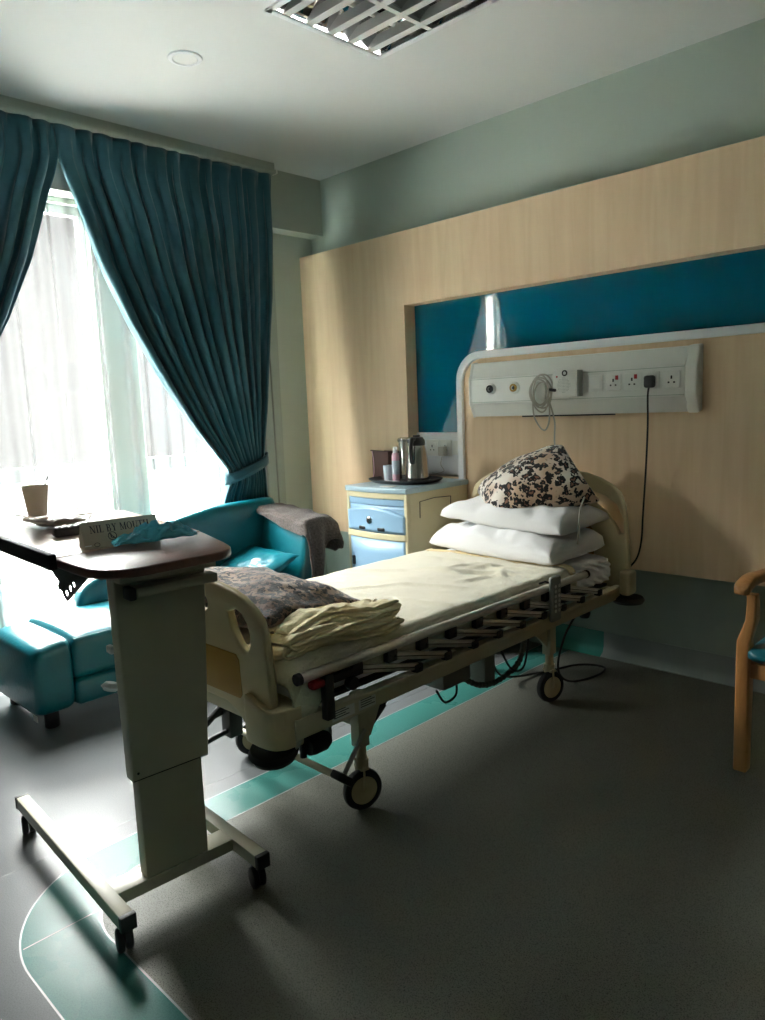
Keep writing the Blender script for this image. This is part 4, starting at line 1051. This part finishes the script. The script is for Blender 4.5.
# crumpled blue sheet against the sign
def crum(u, v):
    a, b = u-.5, v-.5
    t = (max(0, 1-(2*a)**2)*max(0, 1-(2*b)**2))
    k = .26*a
    along = V(dirv.x, dirv.y, 0); out = nrm
    p = A+dirv*(.20+k)+out*(.018+.075*(b+.5)*(1-.3*abs(a)))
    hgt = .060*t**.6*(1-1.0*abs(a))+.008
    q = V(u*4, v*4, 0)
    hgt *= .85+.55*nz(q, 1.7, 5); hgt += .010*nz(q, 4.5, 7)*t**.4
    p.z = z0+.006+max(.0, hgt)
    p += along*(.012*nz(q, 2.2, 9))+out*(.012*nz(q, 2.5, 11))
    return p
tag(G().grid(crum, 60, 40).build('crumpled_blue_film', M['blue'], thick=.0015, angle=30), 'crumpled light blue disposable plastic lying against the tent card sign', 'plastic wrap')
# flat paper under it
tag(G().box(-.07, .07, -.05, .05, 0, .0012, 0, 1, Matrix.Translation((-2.255, 1.27, z0)) @ Matrix.Rotation(.2, 4, 'Z')).build('paper_slip', M['label'], smooth=False), 'white slip of paper on the overbed table behind the sign', 'paper')
# black phone-like remote
ph = thing('black_remote', 'small black remote control left of the tent card sign', 'remote control', (-2.515, 1.03, z0))
PM = Matrix.Translation((-2.515, 1.03, z0)) @ Matrix.Rotation(math.radians(80), 4, 'Z')
G().box(-.055, .075, -.024, .024, 0, .034, .010, 3, PM).build('body', M['blackp'], ph)
bt = G()
for i in range(5):
    for j in range(2): bt.box(-.04+i*.020, -.028+i*.020, -.014+j*.017, -.003+j*.017, .0335, .0365, .002, 1, PM)
bt.build('buttons', M['grey'], ph)
# clear food tray with a wrapped packet
ft_ = thing('clear_food_tray', 'clear plastic tray on the overbed table below the paper cup', 'tray', (-2.80, 1.09, z0))
FT = Matrix.Translation((-2.80, 1.09, z0)) @ Matrix.Rotation(math.radians(4), 4, 'Z')
def trf2(u, v):
    a = 2*PI*u+PI/4; r = [0, .72, .82, .97, 1.0, 1.05][int(round(v*5))]; z = [.002, .002, .005, .046, .050, .050][int(round(v*5))]
    c, s = math.cos(a), math.sin(a)
    return FT @ V(math.copysign(abs(c)**.35, c)*.155*r, math.copysign(abs(s)**.35, s)*.10*r, z)
G().grid(trf2, 56, 6, cu=True).build('tray_body', M['clear'], ft_, thick=.0015)
G().tube([FT @ V(math.copysign(abs(math.cos(a))**.35, math.cos(a))*.163, math.copysign(abs(math.sin(a))**.35, math.sin(a))*.105, .051) for a in [2*PI*k/56 for k in range(56)]], .002, 6, cyclic=True).build('rim', M['rimpink'], ft_)
pk = pillow((-2.775, 1.08, z0+.026), .115, .062, .019, (0, 0, .1), 41, .012, 14, .05, .5)
tag(pk.build('wrapped_packet', mat('pale_wrapper', srgb(168, 152, 144), .3, bump=.3, bscale=30), angle=50), 'crumpled pale wrapped packet lying in the clear tray', 'packet')
cp = thing('paper_cup', 'beige paper cup with a stirrer on the clear tray', 'cup', (-2.80, 1.035, z0+.05))
cc = (-2.80, 1.035, z0+.046)
G().lathe([(0, .003), (.030, .003), (.031, 0), (.0325, .002), (.0455, .108), (.047, .110), (.0455, .112), (.044, .110), (.031, .006), (0, .006)], cc, 36).build('body', M['paper'], cp)
G().tube([(cc[0]+.0, cc[1]-.01, cc[2]+.01), (cc[0]+.018, cc[1]+.035, cc[2]+.125), (cc[0]+.022, cc[1]+.042, cc[2]+.142)], .0022, 6).build('stirrer', M['darkm'], cp)

# ------------------------------------------------------------------ wooden armchair at the right
AC = V(-.64, 3.12, 0)
ac = thing('wooden_armchair', 'beech armchair with teal seat against the wall at the right edge', 'chair', AC)
for s in (-1, 1):
    x = -.945 if s < 0 else -.335
    w = .026
    fl_ = [(2.855, 0), (2.855, .47), (2.848, .52), (2.862, .60), (2.868, .66), (2.866, .70), (2.900, .70), (2.912, .66), (2.915, .60), (2.907, .52), (2.910, .47), (2.902, 0)]
    sx = [0]
    o = G().prism([fl_], 'x', x-w, x+w, .008)
    # upper half of the post sweeps outwards a little
    for v in o.bm.verts:
        if v.co.z > .49: v.co.x += -s*.022*sm((v.co.z-.49)/.12)*(1 if True else 0); 
        if v.co.z > .52: v.co.x = x-s*.022*sm((v.co.z-.49)/.12)+(v.co.x-(x-s*.022*sm((v.co.z-.49)/.12)))*.72
    o.build('front_leg', M['chairwood'], ac)
    bl_ = [(3.40, 0), (3.375, .42), (3.39, .70), (3.45, .98), (3.485, .98), (3.435, .70), (3.42, .42), (3.445, 0)]
    G().prism([bl_], 'x', x-.02, x+.02, .006).build('back_leg', M['chairwood'], ac)
    a0 = [V(x, 2.82, .715), V(x, 2.86, .735), V(x, 2.95, .742), V(x, 3.15, .725), V(x, 3.43, .715)]
    P = spline(a0, 8)
    g = G()
    def af(u, v, P=P, x=x, s=s):
        i = min(len(P)-1, int(round(u*(len(P)-1)))); p = P[i]; a = 2*PI*v
        e = sm(min(u*9, 1))*.6+.4
        c, sn = math.cos(a), math.sin(a)
        return V(p.x+math.copysign(abs(c)**.5, c)*.030*e, p.y, p.z+math.copysign(abs(sn)**.5, sn)*.020*e)
    g.grid(af, len(P), 16, cv=True)
    bmesh.ops.contextual_create(g.bm, geom=[e for e in g.bm.edges if e.is_boundary])
    g.build('armrest', M['chairwood'], ac)
    G().box(x-.014, x+.014, 2.90, 3.40, .375, .435, .005).build('side_rail', M['chairwood'], ac)
G().box(-.93, -.35, 2.868, 2.892, .375, .435, .005).build('front_rail', M['chairwood'], ac)
G().box(-.93, -.35, 3.385, 3.41, .375, .435, .005).build('back_rail', M['chairwood'], ac)
def seatf(u, v):
    a = 2*PI*u; c, s = math.cos(a), math.sin(a); y = lerp(2.828, 3.40, v)
    p = min(1, min(v, 1-v)*.57/.05); sh = (1-(1-p)**2)**.5
    X = math.copysign(abs(c)**.4, c); Z = math.copysign(abs(s)**.6, s)
    return V(-.64+X*(.292-.04*(1-sh)), y, .472+Z*(.036*max(sh, .2)))
g = G().grid(seatf, 48, 30, cu=True); bmesh.ops.contextual_create(g.bm, geom=[e for e in g.bm.edges if e.is_boundary]); g.build('seat', M['leather'], ac)
def bkf(u, v):
    a = 2*PI*u; c, s = math.cos(a), math.sin(a); z = lerp(.62, .99, v)
    p = min(1, min(v, 1-v)*.37/.05); sh = (1-(1-p)**2)**.5
    X = math.copysign(abs(c)**.4, c); Z = math.copysign(abs(s)**.6, s)
    return V(-.64+X*(.282-.03*(1-sh)), 3.40+.22*(z-.62)+Z*(.030*max(sh, .2)), z)
g = G().grid(bkf, 48, 24, cu=True); bmesh.ops.contextual_create(g.bm, geom=[e for e in g.bm.edges if e.is_boundary]); g.build('backrest', M['leather'], ac)

# ------------------------------------------------------------------ camera
def cam_matrix(y, p, r):
    fw = V(-math.sin(y)*math.cos(p), math.cos(y)*math.cos(p), -math.sin(p))
    rt = V(math.cos(y), math.sin(y), 0); dn = fw.cross(rt)
    c, s = math.cos(r), math.sin(r)
    rt2 = rt*c+dn*s; dn2 = dn*c-rt*s
    m = Matrix.Identity(4)
    for i in range(3): m[i][0], m[i][1], m[i][2] = rt2[i], -dn2[i], -fw[i]
    return m
cd_ = bpy.data.cameras.new('camera'); cam = bpy.data.objects.new('camera', cd_); COL.objects.link(cam)
m = cam_matrix(.779644753, .139061504, .0404155040); m.translation = (0, 0, 1.45)
cam.matrix_world = m
cd_.sensor_fit = 'HORIZONTAL'; cd_.sensor_width = 36; cd_.lens = 743.408/765*36
cd_.clip_start = .05; cd_.clip_end = 500
SC.camera = cam

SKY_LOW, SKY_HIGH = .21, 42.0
# ------------------------------------------------------------------ light: bright hazy daylight through the windows
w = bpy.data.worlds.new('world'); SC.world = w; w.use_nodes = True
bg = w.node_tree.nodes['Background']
wn, wk = w.node_tree.nodes.new, w.node_tree.links.new
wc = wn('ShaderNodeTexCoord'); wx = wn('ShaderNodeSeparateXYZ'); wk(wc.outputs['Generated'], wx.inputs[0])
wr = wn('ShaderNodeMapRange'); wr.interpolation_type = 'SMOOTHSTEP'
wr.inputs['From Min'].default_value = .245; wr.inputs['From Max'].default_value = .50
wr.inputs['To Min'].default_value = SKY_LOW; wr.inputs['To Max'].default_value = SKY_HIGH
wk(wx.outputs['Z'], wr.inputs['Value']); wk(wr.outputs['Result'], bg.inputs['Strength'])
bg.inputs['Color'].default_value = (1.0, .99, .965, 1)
for k, (a, b) in enumerate(panes):
    l = bpy.data.lights.new('window_portal', 'AREA'); l.shape = 'RECTANGLE'; l.size = ZH-ZS; l.size_y = b-a; l.cycles.is_portal = True
    o = bpy.data.objects.new('window_portal', l); COL.objects.link(o); o.location = (XW-.18, (a+b)/2, (ZH+ZS)/2); o.rotation_euler = (0, -PI/2, 0)

vs_ = SC.view_settings
vs_.view_transform = 'Standard'; vs_.look = 'None'; vs_.gamma = 1; vs_.use_curve_mapping = False; vs_.exposure = 2.3
SC.cycles.use_denoising = True
SC.cycles.caustics_reflective = False; SC.cycles.caustics_refractive = False
SC.cycles.max_bounces = 10; SC.cycles.diffuse_bounces = 6; SC.cycles.transparent_max_bounces = 16
SC.cycles.sample_clamp_indirect = 6
